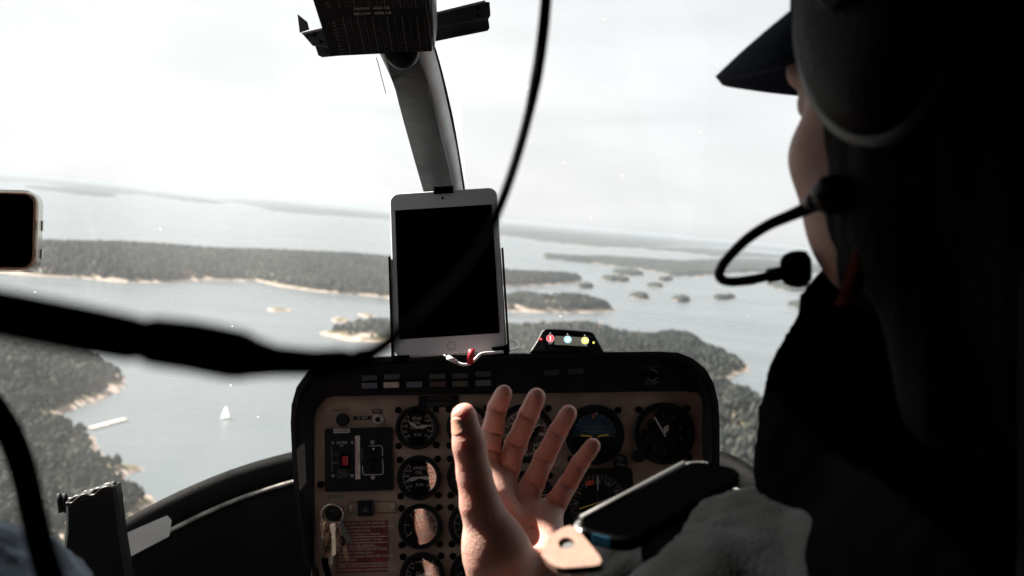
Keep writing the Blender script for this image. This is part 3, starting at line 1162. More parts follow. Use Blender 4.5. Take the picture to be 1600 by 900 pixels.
def house(px, py, yaw, sz, wall, roof, label, fld):
    p = sea(px, py)
    z = max(0.5, float(fld(np.array([[p.x, p.y]]))[1][0]))
    p = Vector((p.x, p.y, -ALT + z - 0.3))
    t = thing('shore_house', label, 'house', p, 'houses along the far shores', world=True)
    L_, W_, H_ = sz
    m = MB(**wframe(p, yaw))
    m.box((0, 0, H_ / 2), (L_, W_, H_), wall)
    m.raw([(-L_ / 2, -W_ / 2, H_), (-L_ / 2, W_ / 2, H_), (-L_ / 2, 0, H_ + W_ * 0.38)], [[0, 1, 2]], wall)
    m.raw([(L_ / 2, -W_ / 2, H_), (L_ / 2, W_ / 2, H_), (L_ / 2, 0, H_ + W_ * 0.38)], [[0, 1, 2]], wall)
    m.build('wall', t)
    m = MB(**wframe(p, yaw))
    for s in (-1, 1):
        e = 0.4
        a = (0, s * (W_ / 2 + e), H_ - 0.38 * 2 * e + 0.05)
        b = (0, 0, H_ + W_ * 0.38 + 0.05)
        x = L_ / 2 + 0.4
        v = [(-x, a[1], a[2]), (x, a[1], a[2]), (x, b[1], b[2]), (-x, b[1], b[2])]
        m.raw(v + [(q[0], q[1], q[2] + 0.22) for q in v], [[0, 1, 2, 3], [4, 5, 6, 7], [0, 1, 5, 4], [1, 2, 6, 5], [2, 3, 7, 6], [3, 0, 4, 7]], roof)
    m.build('roof', t)
    for k in (-0.3, 0.0, 0.3):
        for s in (-1, 1):
            m = MB(**wframe(p, yaw))
            m.box((L_ * k, s * (W_ / 2 + 0.02), H_ * 0.55), (1.1, 0.1, 1.3), 'window_dark')
            m.build('window', t)
    return t

HS = [(52, 427, 0.3, (13, 9, 6.5), 'house_ochre', 'roof_tile', 'ochre house on the long island shore below the phone, left of a pair'),
      (75, 430, 0.1, (13, 9, 6.5), 'house_white', 'roof_tile', 'white house on the long island shore below the phone, right of a pair'),
      (64, 430, -0.2, (9, 7, 4.5), 'house_white', 'roof_dark', 'small white cottage between the two houses under the phone'),
      (290, 436, 0.2, (16, 9, 5), 'house_ochre', 'roof_tile', 'long ochre house at the middle of the long island shore'),
      (302, 437, 0.5, (9, 7, 4), 'house_white', 'roof_dark', 'low white cottage beside the long ochre house'),
      (352, 433, 0.5, (10, 7, 5), 'house_ochre', 'roof_tile', 'ochre cottage set back on the long island where the shore bends'),
      (366, 434, 0.9, (10, 8, 5), 'house_white', 'roof_tile', 'white cottage set back on the long island where the shore bends'),
      (428, 441, 0.5, (14, 10, 9), 'house_white', 'roof_dark', 'tall pale house on the long island left of two others near its right end'),
      (453, 446, 0.2, (13, 10, 8), 'house_white', 'roof_dark', 'pale house on the long island between two taller ones'),
      (479, 449, 0.7, (13, 10, 9), 'house_white', 'roof_tile', 'brightest white house on the long island nearest the tablet'),
      (540, 456, 0.2, (15, 9, 5), 'house_ochre', 'roof_tile', 'low ochre house on the shore close left of the tablet')]
for a in HS:
    house(*a, ISL_A[1])
HG = [(958, 531, 0.3, (14, 9, 6), 'house_white', 'roof_dark', 'white house in the wood above the small display, left of a cluster'),
      (972, 534, 0.8, (12, 8, 5), 'house_white', 'roof_tile', 'white house with tiled roof in the middle of the cluster'),
      (986, 531, 0.1, (12, 8, 5), 'house_white', 'roof_dark', 'pale house on the right of the cluster above the panel'),
      (1022, 530, 0.6, (15, 9, 5), 'house_ochre', 'roof_tile', 'ochre house apart from the cluster in the wood above the panel')]
for a in HG:
    house(*a, ISL_G[1])

# ------------------------------------------------------------------ the helicopter cabin
cab = thing('helicopter_cabin', 'dark helicopter cabin with a centre post and curved windscreen over the sea', 'helicopter cabin', (0, 1.0, -0.6))

# lower edge of the windscreen round the nose, left to right
EDGE = catmull([(-0.80, 0.98, -0.56), (-0.775, 1.30, -0.485), (-0.67, 1.66, -0.408), (-0.545, 1.81, -0.352), (-0.405, 1.90, -0.318), (-0.2, 1.98, -0.29), (0, 2.02, -0.285),
                (0.2, 1.98, -0.29), (0.388, 1.85, -0.312), (0.46, 1.78, -0.345), (0.60, 1.68, -0.405), (0.775, 1.30, -0.485), (0.80, 0.98, -0.56)], 6)
TOP = [Vector((-0.80 + 1.6 * i / (len(EDGE) - 1), 1.21 + 0.04 * math.sin(math.pi * i / (len(EDGE) - 1)), 0.46 + 0.03 * math.sin(math.pi * i / (len(EDGE) - 1)))) for i in range(len(EDGE))]

def pane(i0, i1):
    g = []
    for k in range(15):
        t = k / 14
        row = []
        for i in range(i0, i1 + 1):
            a, b = EDGE[i], TOP[i]
            mid = Vector((a.x * 0.62 + b.x * 0.38, max(a.y, b.y) + 0.06, (a.z + b.z) / 2 + 0.06))
            row.append(a * (1 - t) ** 2 + mid * 2 * t * (1 - t) + b * t * t)
        g.append(row)
    return g
mid_i = len(EDGE) // 2
for i0, i1 in ((0, mid_i), (mid_i, len(EDGE) - 1)):
    m = MB()
    g = pane(i0, i1)
    m.loft(g, 'windshield_acrylic', smooth=True, close=False)
    m.build('windscreen_pane', cab)

# black fairing band under the glass, thin bright trim strip, inner nose wall
def offs(p, dz, dr):
    q = Vector((p.x, p.y - 0.9, 0))
    k = q.normalized() if q.length > 0 else Vector((0, 1, 0))
    return Vector((p.x + k.x * dr, p.y + k.y * dr, p.z + dz))
m = MB()
m.sheet([[offs(p, 0.006, 0.0) for p in EDGE], [offs(p, -0.008, -0.012) for p in EDGE], [offs(p, -0.028, -0.020) for p in EDGE], [offs(p, -0.048, -0.022) for p in EDGE]], 0.006, 'black_paint')
m.build('glazing_seal', cab)
m = MB()
n_ = len(EDGE)
pts = [offs(p, -0.041, -0.036) for p in EDGE]
g = [[p + Vector((0, 0, 0.0021)) for p in pts], [offs(p, 0.0, -0.004) for p in pts], [p - Vector((0, 0, 0.0021)) for p in pts]]
m.sheet(g, 0.003, 'trim_dull')
m.build('trim_strip', cab)
m = MB()
rows = []
for k, (dz, dr) in enumerate(((-0.046, -0.030), (-0.10, -0.05), (-0.22, -0.10), (-0.36, -0.17))):
    rows.append([offs(p, dz, dr) for p in EDGE])
m.sheet(rows, 0.01, 'black_lining')
m.build('nose_lining', cab)
# white sill plate at lower left
m = MB()
a, b, c, d = at(196, 834, 1.45), at(262, 808, 1.52), at(264, 838, 1.50), at(198, 873, 1.43)
ex = (b - a).normalized()
ez = ex.cross(d - a).normalized()
ey = ez.cross(ex)
pl = [((p - a).dot(ex), (p - a).dot(ey)) for p in (a, at(256, 809, 1.52), at(265, 815, 1.52), c, d)]
if ez.y > 0:
    pass
m.frame(a, ex, ey, ez)
m.prism(pl, -0.004 if ez.y < 0 else 0.004, 0.004 if ez.y < 0 else -0.004, 'sill_white')
m.build('sill_plate', cab)

# centre post: curved hollow section with a lighter flank and a black seal
PL = [(566, 12, 0.985), (605, 95, 1.04), (625, 168, 1.17), (645, 240, 1.32), (660, 292, 1.44), (682, 370, 1.60), (700, 440, 1.76), (716, 505, 1.92)]
PR = [(622, -2, 0.985), (658, 86, 1.04), (685, 185, 1.17), (700, 245, 1.32), (709, 293, 1.44), (724, 370, 1.60), (740, 440, 1.76), (756, 505, 1.92)]
PS = [(648, 0, 1.0), (679, 80, 1.06), (702, 175, 1.19), (715, 240, 1.34), (723, 292, 1.46), (736, 370, 1.62), (751, 440, 1.78), (766, 505, 1.94)]
PE = [(651, -1, 1.006), (682, 79, 1.066), (706, 175, 1.196), (718, 240, 1.346), (726.5, 292, 1.466), (740, 370, 1.626), (755, 440, 1.786), (770, 505, 1.946)]
sp = lambda Q: catmull([at(*q) for q in Q], 6)
l_, r_, s_, e_ = sp(PL), sp(PR), sp(PS), sp(PE)
rings = []
for a, b in zip(l_, r_):
    x = (b - a)
    nn = Vector((0, -1, 0.35)).normalized()
    bk = -nn * 0.045
    f = lambda t, h: a + x * t + nn * h
    rings.append([f(0.0, -0.012), f(0.03, -0.004), f(0.10, 0.0015), f(0.13, 0.0005), f(0.17, 0.003), f(0.5, 0.006), f(0.83, 0.003), f(0.95, -0.004), f(1.0, -0.014), f(0.97, 0) + bk, f(0.03, 0) + bk])
m = MB()
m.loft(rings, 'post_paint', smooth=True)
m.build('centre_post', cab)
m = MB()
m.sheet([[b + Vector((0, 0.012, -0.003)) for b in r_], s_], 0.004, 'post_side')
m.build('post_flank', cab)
m = MB()
m.sheet([[q for q in s_], e_], 0.006, 'black_rubber')
m.build('post_seal', cab)

# roof, rear wall, right side, left door frame, floor
m = MB()
m.box((0, -0.13, 0.51), (1.64, 1.42, 0.05), 'black_lining', 0.01)
m.box((-0.78, 0.84, 0.51), (0.08, 0.515, 0.05), 'black_lining', 0.006)
m.box((0.255, 0.84, 0.51), (1.13, 0.515, 0.05), 'black_lining', 0.006)
m.sheet([[Vector((p.x, min(1.13, max(1.05, 1.096 - 0.2 * (p.x + 0.53))), p.z + 0.02)) for p in TOP], [Vector((p.x, 1.15, p.z + 0.012)) for p in TOP], [p + Vector((0, 0.01, -0.004)) for p in TOP]], 0.02, 'black_lining')  # unseen front edge, widened and slanted to shade fingers and upper palm
m.build('roof_lining', cab)
m = MB(); m.box((0, -0.84, -0.25), (1.64, 0.04, 1.46), 'black_lining', 0.008); m.build('rear_bulkhead', cab)
m = MB()
m.box((0.82, 0.05, -0.25), (0.04, 1.72, 1.46), 'black_lining', 0.008)
m.build('side_wall', cab)
m = MB()
m.box((-0.82, 0.06, -0.80), (0.04, 1.74, 0.36), 'black_lining', 0.008)          # left door, lower half
m.box((-0.82, -0.005, -0.06), (0.04, 1.61, 1.10), 'black_lining', 0.008)  # unseen; solid part carried forward to cut light from the left
m.box((-0.82, 0.706, 0.425), (0.04, 0.45, 0.13), "black_lining", 0.008)
m.box((-0.82, 0.955, -0.06), (0.04, 0.05, 1.10), 'black_lining', 0.008)
m.build('door_frame', cab)
m = MB()
m.raw([(-0.82, 0.80, -0.62), (-0.82, 0.93, -0.62), (-0.82, 0.93, 0.36), (-0.82, 0.80, 0.36)], [[0, 1, 2, 3]], 'windshield_acrylic')
m.build('door_window', cab)
m = MB()
m.raw([(-0.74, 0.58, 0.512), (-0.31, 0.58, 0.512), (-0.31, 1.125, 0.512), (-0.74, 1.125, 0.512)], [[0, 1, 2, 3]], 'gauge_glass')  # unseen roof window, placed and sized to let sun onto hand and phone
m.build('overhead_window', cab)
m = MB(); m.box((0, 0.45, -1.0), (1.64, 2.5, 0.04), 'black_lining', 0.008); m.build('floor', cab)

# ------------------------------------------------------------------ instrument panel
PC = at(790, 740, 1.35)
tilt = R(6)
PN = Vector((0, -math.cos(tilt), math.sin(tilt)))
PX = Vector((math.cos(R(1.5)), 0, math.sin(R(1.5))))
PX = (PX - PN * PX.dot(PN)).normalized()
PZ = PN.cross(PX)
def pl2(px, py, h=0.0):
    """Panel coordinates (u, v) under a photo pixel, on the plane h in front of the panel."""
    d = Vector(((px - 800) / F, 1.0, -(py - 450) / F))
    t = (PC + PN * h).dot(PN) / d.dot(PN)
    q = d * t - PC
    return (q.dot(PX), q.dot(PZ))
def PMB():
    return MB(PC, PX, PZ, PN)
MM = 1.35 / F                                    # metres per photo pixel on the panel
pan = thing('instrument_panel', 'helicopter instrument panel in worn beige paint with round gauges in a black shroud', 'instrument panel', PC + PZ * -0.18)

# shroud: thick black hood with rounded top corners
OUT = [(486, 893), (474, 880), (463, 800), (456, 740), (452.5, 660), (454, 632), (462, 604), (480, 578), (504, 564), (530, 559), (600, 556), (700, 553), (820, 551), (940, 548.5), (1030, 547.5),
       (1060, 549), (1083, 558), (1103, 574), (1117, 598), (1124, 628), (1126, 665), (1126, 760), (1127, 960), (486, 960)]
HO = 0.030
outer = [pl2(x, y, HO) for x, y in OUT]
INN = [(489, 893), (488.5, 880), (488, 800), (487.5, 740), (487.5, 665), (488, 655), (492, 640), (500, 630), (508, 622), (519, 619.5), (600, 618), (700, 616.5), (820, 615), (940, 613), (1000, 612),
       (1075, 611.5), (1093, 614), (1098, 622), (1100, 640), (1100, 660), (1100, 680), (1101, 760), (1102, 940), (490, 940)]
inner = [pl2(x, y, 0.012) for x, y in INN]
m = PMB()
# face of the hood, lip and the long sides running forward (they fall away from the line of sight)
lip = inset(outer[::-1], 0.006)[::-1] if False else None
def ringat(poly, h, s=1.0, dz=0.0):
    return [Vector((x * s, y * s + dz, h)) for x, y in poly]
back = [Vector((x * 0.93, y * 0.93 - 0.035, -0.20)) for x, y in outer]
r0 = [Vector((x * 0.997, y * 0.997 - 0.001, -0.01)) for x, y in outer]
r1 = [Vector((x, y, HO - 0.006)) for x, y in outer]
r2 = [Vector((x * 0.9955, y * 0.9955 - 0.0008, HO)) for x, y in outer]
r3 = [Vector((x * 0.975, y * 0.975 - 0.004, HO)) for x, y in outer]
r4 = [Vector((x * 0.968, y * 0.968 - 0.005, HO - 0.012)) for x, y in outer]
r5 = [Vector((x, y, 0.0085)) for x, y in inner]
r6 = [Vector((x, y, -0.004)) for x, y in inner]
m.loft([back, r0, r1, r2, r3, r4, r5, r6], 'shroud_vinyl', cap=False)
m.build('shroud', pan)

plate = [pl2(x, y) for x, y in [(486, 955), (486, 700), (486.5, 655), (491, 638), (500, 628), (508, 620), (519, 617), (700, 614), (1000, 609.5), (1102, 608), (1104, 955)]]
m = PMB()
m.prism(plate, -0.003, 0.0, 'panel_paint')
m.build('face_plate', pan)

def ticks(m, c, r0_, r1_, a0, a1, n, h, wd, mt, major=0, wmul=1.6):
    for i in range(n):
        a = R(a0 + (a1 - a0) * i / (n - 1))
        s = 1.0
        ww = wd
        if major and i % major == 0:
            s, ww = 0.86, wd * wmul
        m.line((c[0] + r0_ * s * math.cos(a), c[1] + r0_ * s * math.sin(a)), (c[0] + r1_ * math.cos(a), c[1] + r1_ * math.sin(a)), ww, h, mt)

def needle(m, c, ang, r, wd, h, mt, tail=0.18, lance=False):
    a = R(ang)
    t = Vector((math.cos(a), math.sin(a))); s = Vector((-t.y, t.x))
    cc = Vector(c)
    if lance:
        P = [cc - t * r * 0.1 + s * wd * 0.3, cc - t * r * 0.1 - s * wd * 0.3, cc + t * r * 0.55 - s * wd, cc + t * r, cc + t * r * 0.55 + s * wd]
    else:
        P = [cc - t * r * tail + s * wd * 0.5, cc - t * r * tail - s * wd * 0.5, cc + t * r * 0.9 - s * wd * 0.5, cc + t * r, cc + t * r * 0.9 + s * wd * 0.5]
    m.prism([tuple(p) for p in P], h, h + 0.0008, mt)

def gauge(px, py, rpx, name, label, draw, screws=(29.5, 28), needles=(), glass=True, scr=True):
    c = pl2(px, py)
    r = rpx * MM
    m = PMB()
    m.lathe([(r, 0.0), (r, 0.0045), (r * 0.965, 0.006), (r * 0.84, 0.006), (r * 0.79, 0.001), (r * 0.79, -0.004)], (c[0], c[1], 0.0), 'black_plastic', 56, smooth=False, cap0=False, cap1=False)
    g = m.build(name, pan)
    if label:
        g['label'] = label
    BASE[g.name] = BASE[pan.name]
    m = PMB()
    m.lathe([(r * 0.80, 0.0003)], (c[0], c[1], 0), 'dial_black', 48, cap0=False)
    draw(m, c, r * 0.79, 0.0008)
    m.build('dial', g)
    for ang, ln, wd, mt, lance in needles:
        m = PMB()
        off = (0, 0)
        if isinstance(ang, tuple):
            ang, off = ang
        needle(m, (c[0] + off[0] * r, c[1] + off[1] * r), ang, ln * r * 0.79, wd * r, 0.0016, mt, lance=lance)
        m.build('needle', g)
    if glass:
        if rpx < 40:                                # tilt added so each flat glass mirrors the sunlit hand
            G = PC + PX * c[0] + PZ * c[1] + PN * 0.0048
            k_ = {668: (-0.075, -0.03), 746: (-0.062, 0.05), 822: (-0.030, 0.0), 898: (-0.045, 0.02)}.get(int(py), (-0.06 + 0.01 * math.sin(py), 0.02))
            gn = ((Vector((k_[0], 0.80, -0.215 + k_[1])) - G).normalized() - G.normalized()).normalized()
            gx = (PX - gn * PX.dot(gn)).normalized()
            m = MB(G, gx, gn.cross(gx), gn)
            m.lathe([(r * 0.785, 0.0)], (0, 0, 0), 'dial_glass', 40, cap0=False)
        else:
            m = PMB()
            m.lathe([(r * 0.80, 0.0042)], (c[0], c[1], 0), 'gauge_glass', 40, cap0=False)
        m.build('glass', g)
    if scr:
        for sx in (-1, 1):
            for sy in (-1, 1):
                u, v = c[0] + sx * screws[0] * MM, c[1] + sy * screws[1] * MM
                m = PMB()
                q = 5.3 * MM
                m.lathe([(q, 0.0002), (q, 0.0016), (q * 0.75, 0.0026), (q * 0.3, 0.0026), (q * 0.22, 0.0014)], (u, v, 0), 'black_paint', 16, cap0=False)
                m.build('screw', g)
    return g, c, r

W, GY, RD, YL = 'print_white', 'print_grey', 'print_red', 'print_yellow'
def d_twin(top, sub, unit, red=False):
    def f(m, c, r, h):
        for s, a0, a1 in ((1, 150, 235), (0, 30, -55)):
            ticks(m, c, r * 0.86, r * 0.98, a0 - (20 if s else -20), a1, 20, h, r * 0.028, W if not red else W, 4)
        for k, a in enumerate((225, 200, 172, 145)):
            m.text(str(k * 5), c[0] + r * 0.68 * math.cos(R(a)), c[1] + r * 0.68 * math.sin(R(a)), r * 0.24, h, W)
        for k, a in enumerate((-45, -20, 8, 35)):
            m.text(str(k * 5), c[0] + r * 0.68 * math.cos(R(a)), c[1] + r * 0.68 * math.sin(R(a)), r * 0.24, h, W)
        m.text(top, c[0], c[1] + r * 0.52, r * 0.27, h, W)
        m.text(sub, c[0], c[1] + r * 0.27, r * 0.27, h, W)
        m.text(unit[0], c[0] - r * 0.22, c[1] - r * 0.04, r * 0.20, h, W)
        m.text(unit[1], c[0] + r * 0.24, c[1] - r * 0.04, r * 0.20, h, W)
        m.text('X10', c[0], c[1] - r * 0.42, r * 0.26, h, W)
        ticks(m, c, r * 0.995, r * 1.0, 150, 170, 2, h, 0.0003, RD)
        for a in (128, 52):
            m.line((c[0] + r * 0.84 * math.cos(R(a)), c[1] + r * 0.84 * math.sin(R(a))), (c[0] + r * 0.99 * math.cos(R(a)), c[1] + r * 0.99 * math.sin(R(a))), r * 0.05, h + 0.0002, RD)
    return f

gauge(652, 668, 34, 'gauge', 'engine oil gauge marked ENG OIL', d_twin('ENG', 'OIL', ('P PSI', '°C')),
      needles=((145, 0.62, 0.09, W, True), (8, 0.70, 0.09, W, True)))
g2, c2, r2_ = gauge(655, 746, 34.5, 'gauge', 'transmission oil gauge marked XMSN OIL', d_twin('XMSN', 'OIL', ('PSI', '°C'), True),
      needles=((192, 0.75, 0.09, W, True), (-4, 0.75, 0.09, W, True)))
def d_sweep(a0, a1, n, nums, title, rr=0.66, start=0, stepn=1):
    def f(m, c, r, h):
        ticks(m, c, r * 0.85, r * 0.98, a0, a1, n, h, r * 0.026, W, 5)
        for k in range(nums):
            a = R(a0 + (a1 - a0) * k / (nums - 1))
            m.text(str(start + k * stepn), c[0] + r * rr * math.cos(a), c[1] + r * rr * math.sin(a), r * 0.22, h, W)
        for i, s in enumerate(title):
            m.text(s, c[0], c[1] + r * (0.34 - 0.25 * i), r * 0.2, h, W)
    return f
gauge(657, 822, 34.5, 'gauge', 'gauge with one pale needle pointing up and left', d_sweep(215, -35, 31, 7, ('FUEL', 'QTY'), start=0, stepn=1), needles=((112, 0.82, 0.07, W, False),))
def d_load(m, c, r, h):
    ticks(m, c, r * 0.84, r * 0.98, 130, 230, 18, h, r * 0.03, W, 3)
    ticks(m, c, r * 0.84, r * 0.98, 50, -50, 12, h, r * 0.03, W, 3)
    m.text('LOAD', c[0] - r * 0.2, c[1] + r * 0.72, r * 0.17, h, W)
    m.text('FUEL', c[0] + r * 0.28, c[1] + r * 0.72, r * 0.17, h, GY)
    m.text('DC', c[0] - r * 0.2, c[1] + r * 0.1, r * 0.22, h, W)
    m.text('PSI', c[0] + r * 0.18, c[1] + r * 0.1, r * 0.22, h, W)
    for k, a in enumerate((145, 175, 205)):
        m.text(str(10 - 5 * k), c[0] + r * 0.66 * math.cos(R(a)), c[1] + r * 0.66 * math.sin(R(a)), r * 0.2, h, W)
gauge(660, 898, 34.5, 'gauge', 'load and fuel pressure gauge at the bottom of the panel', d_load, needles=((10, 0.7, 0.1, W, True), (200, 0.6, 0.08, W, True)))
gauge(731.5, 667, 34, 'gauge', None, d_sweep(225, -45, 41, 11, ('TORQUE', '%'), start=0, stepn=1), needles=((250, 0.8, 0.07, W, False),))
gauge(733, 744.5, 34.5, 'gauge', None, d_sweep(225, -45, 41, 10, ('TOT', '°C'), start=0, stepn=1), needles=((60, 0.8, 0.07, W, False),))
gauge(735, 820.5, 34.5, 'gauge', None, d_sweep(225, -45, 51, 11, ('% RPM',), start=0, stepn=1), needles=((20, 0.8, 0.07, W, False),))
gauge(738, 897, 34.5, 'gauge', None, d_sweep(225, -45, 31, 6, ('GAS', 'PROD'), start=0, stepn=2), needles=((40, 0.8, 0.07, W, False),))
gauge(820, 677, 46, 'gauge', 'airspeed dial half hidden behind the fingers', d_sweep(80, -260, 61, 9, ('KNOTS', 'AIRSPEED'), start=0, stepn=20, rr=0.70), needles=((30, 0.8, 0.05, W, False),), screws=(38, 38))
gauge(822, 782, 46, 'gauge', None, d_sweep(180, -150, 41, 7, ('VERT', 'SPEED'), start=0, stepn=1), needles=((178, 0.8, 0.05, W, False),), screws=(38, 38))

# attitude indicator
def d_att(m, c, r, h):
    n = 40
    top = [(c[0] + r * 0.93 * math.cos(R(180 * i / n)), c[1] - r * 0.02 + r * 0.93 * math.sin(R(180 * i / n))) for i in range(n + 1)]
    m.raw([(x, y, h - 0.0003) for x, y in top], [list(range(n + 1))], 'dial_sky')
    card = [(c[0] + r * 0.62 * math.cos(R(a)), c[1] + r * 0.25 + r * 0.3 * math.sin(R(a))) for a in range(0, 181, 12)]
    for k, a in enumerate((30, 45, 60, 70, 80, 100, 110, 120, 135, 150)):
        m.line((c[0] + r * 0.76 * math.cos(R(a)), c[1] + r * 0.76 * math.sin(R(a))), (c[0] + r * 0.92 * math.cos(R(a)), c[1] + r * 0.92 * math.sin(R(a))), r * 0.035, h, GY)
    m.line((c[0] - r * 0.02, c[1] + r * 0.68), (c[0] - r * 0.01, c[1] + r * 0.9), r * 0.07, h + 0.0003, 'print_orange')
    m.raw([(c[0] + r * 0.05, c[1] + r * 0.95, h), (c[0] + r * 0.17, c[1] + r * 0.95, h), (c[0] + r * 0.11, c[1] + r * 0.80, h)], [[0, 1, 2]], W)
    m.raw([(c[0] - r * 0.66, c[1] + r * 0.02, h - 0.0001), (c[0] + r * 0.7, c[1] + r * 0.02, h - 0.0001), (c[0] + r * 0.62, c[1] + r * 0.36, h - 0.0001), (c[0] - r * 0.58, c[1] + r * 0.36, h - 0.0001)], [[0, 1, 2, 3]], 'dial_sky')
    for y, x in ((0.34, 0.56), (0.24, 0.22), (0.15, 0.50), (0.07, 0.2)):
        m.line((c[0] - r * x, c[1] + r * y), (c[0] + r * x, c[1] + r * (y - 0.02)), r * 0.022, h, GY)
    for s in (-1, 1):
        m.line((c[0] + s * r * 0.16, c[1] - r * 0.07), (c[0] + s * r * 0.60, c[1] - r * 0.02), r * 0.07, h + 0.0004, YL)
        m.line((c[0] + s * r * 0.17, c[1] - r * 0.03), (c[0] + s * r * 0.15, c[1] - r * 0.15), r * 0.05, h + 0.0006, YL)
    m.line((c[0] - r * 0.9, c[1] - r * 0.04), (c[0] + r * 0.9, c[1] - r * 0.09), r * 0.02, h + 0.0002, GY)
ai, ca_, ra_ = gauge(929, 679, 46.5, 'attitude_indicator', 'attitude indicator with a blue sky band and yellow wing bars', d_att, screws=(38.5, 37))
m = PMB()
q = pl2(968, 721)
m.lathe([(11.5 * MM, 0.001), (11.5 * MM, 0.012), (10 * MM, 0.014)], (q[0], q[1], 0), 'black_plastic', 20)
for k in range(4):
    m.text(('PULL', 'TO', 'CAGE', '')[k], q[0], q[1] + (0.0055 - 0.0045 * k), 0.0042, 0.0143, GY, rot=R(-12))
m.build('knob', ai)
# altimeter
def d_alt(m, c, r, h):
    for k in range(10):
        a = R(90 - 36 * k)
        m.text(str(k), c[0] + r * 0.72 * math.cos(a), c[1] + r * 0.72 * math.sin(a), r * 0.25, h, GY if k in (1, 2, 3) else 'print_faint')
    ticks(m, c, r * 0.88, r * 0.97, 90, -270, 51, h, r * 0.015, 'print_faint', 5)
    m.text('ALT', c[0] - r * 0.02, c[1] + r * 0.42, r * 0.16, h, 'print_faint')
    m.prism([(c[0] + r * 0.5, c[1] - r * 0.12), (c[0] + r * 0.88, c[1] - r * 0.12), (c[0] + r * 0.88, c[1] + r * 0.08), (c[0] + r * 0.5, c[1] + r * 0.08)], h, h + 0.0002, 'dial_black')
al, cl_, rl_ = gauge(1037, 677, 48, 'altimeter', 'dark altimeter with two white hands', d_alt, screws=(38, 38),
      needles=((118, 0.80, 0.05, W, False), (60, 0.40, 0.09, W, True)))
m = PMB()
q = pl2(996, 712)
m.lathe([(10 * MM, 0.001), (10 * MM, 0.012), (8.5 * MM, 0.014)], (q[0], q[1], 0), 'black_plastic', 20)
m.build('knob', al)

# compass indicator below the attitude indicator
m = PMB()
cx, cy_ = pl2(934, 786)
m.prism(rrect(cx, cy_, 112 * MM, 108 * MM, 9 * MM), 0.0, 0.006, 'black_plastic', 0.0015)
hs_ = m.build('heading_indicator', pan)
hs_['label'] = 'square black compass indicator with a red flag'
m = PMB()
hh = 0.0066
rr = 46 * MM
ticks(m, (cx, cy_), rr * 0.86, rr * 0.98, 90, -270, 73, hh, 0.0004, GY, 2, 1.5)
for k, s in enumerate(('N', '3', '6', 'E', '12', '15', 'S', '21', '24', 'W', '30', '33')):
    a = 90 - 30 * k + 240 - 30 - 30
    a = 60 - 30 * (k - 9)
    m.text(s, cx + rr * 0.72 * math.cos(R(a)), cy_ + rr * 0.72 * math.sin(R(a)), rr * 0.2, hh, GY, rot=R(a - 90))
m.line(pl2(934, 744, hh), pl2(934, 766, hh), 0.0011, hh + 0.0002, W)
for k in range(5):
    y = 771 + 3.2 * k
    m.line(pl2(933.5, y, hh), pl2(934.5, y, hh), 0.0009, hh, GY)
m.line(pl2(905, 795, hh), pl2(932, 786, hh), 0.0012, hh + 0.0003, YL)
m.line(pl2(932, 786, hh), pl2(960, 776, hh), 0.0009, hh + 0.0003, W)
m.build('dial', hs_)
m = PMB()
q = [pl2(x, y, 0.007) for x, y in ((915, 752), (927, 750), (928, 757), (916, 759))]
m.prism(q, 0.0066, 0.0076, 'print_red')
m.build('warning_flag', hs_)
m = PMB(); q = pl2(869, 732); m.prism(rrect(q[0], q[1], 13 * MM, 6 * MM, 1 * MM), 0.0002, 0.0006, 'panel_paint'); m.text('KIE', q[0], q[1], 7.5 * MM, 0.0009, 'dial_black'); m.build('placard', pan)

# caution light row
m = PMB()
cells = [(577, 590.5, 'lamp_dim'), (611, 601.5, 'lamp_tan'), (647, 601, 'lamp_blue'), (684, 600, 'lamp_red'), (719, 599.5, 'lamp_olive'), (755, 598.5, 'lamp_blue'), (577, 602.5, 'lamp_blue'),
         (612, 588.5, 'lamp_dim'), (683, 588, 'lamp_dim'), (719, 587, 'lamp_dim'), (755, 584.5, 'lamp_dim'), (862, 582, 'lamp_dim'), (900, 580, 'lamp_dim')]
WORDS = ['ENG OUT', 'ROTOR LOW', 'FUEL LOW', 'XMSN CHIP', 'BATT HOT', 'GEN FAIL', 'ENG CHIP', 'XMSN OIL', 'T/R CHIP', 'FUEL FLTR', 'BAGGAGE', 'LITTER', 'DOOR']
def hood_h(py):
    return 0.0115
m = PMB()
a0, a1 = pl2(556, 613, 0.020), pl2(790, 573, 0.020)
for (x, y, mt), s in zip(cells, WORDS):
    q = pl2(x, y, 0.022)
    m = PMB()
    m.prism(rrect(q[0], q[1], 23.5 * MM, 8.8 * MM, 0.0008, 2), 0.010, 0.022, mt, 0.0006)
    if mt != 'lamp_tan':
        m.text(s, q[0], q[1], 4.0 * MM, 0.0223, 'print_faint')
    m.build('caution_light', pan)

def placard(px, py, wpx, hpx, lines, bgm, fgm, size, h=0.0002, rad=1.0, rot=0.0, name='placard', label=None, screws=False):
    q = pl2(px, py)
    m = PMB()
    m.prism(rrect(q[0], q[1], wpx * MM, hpx * MM, rad * MM, 3), h, h + 0.0008, bgm)
    n = len(lines)
    for i, s in enumerate(lines):
        off = ((n - 1) / 2 - i) * size * 1.15 * MM
        m.text(s, q[0] - off * math.sin(rot), q[1] + off * math.cos(rot) - size * 0.04 * MM, size * MM, h + 0.0011, fgm, rot=rot)
    o = m.build(name, pan)
    if label:
        o['label'] = label
    return o
placard(686, 627, 64, 18.5, ['N2 OVSPD', 'DISARMED'], 'black_plastic', 'print_faint', 8.2, rad=3.5, label='black placard reading N2 OVSPD DISARMED')
placard(589.5, 642.5, 15.5, 6.6, ['TOT'], 'black_plastic', W, 5.6)
placard(566.5, 653, 28, 5.6, ['LT TEST'], 'black_plastic', W, 4.8)
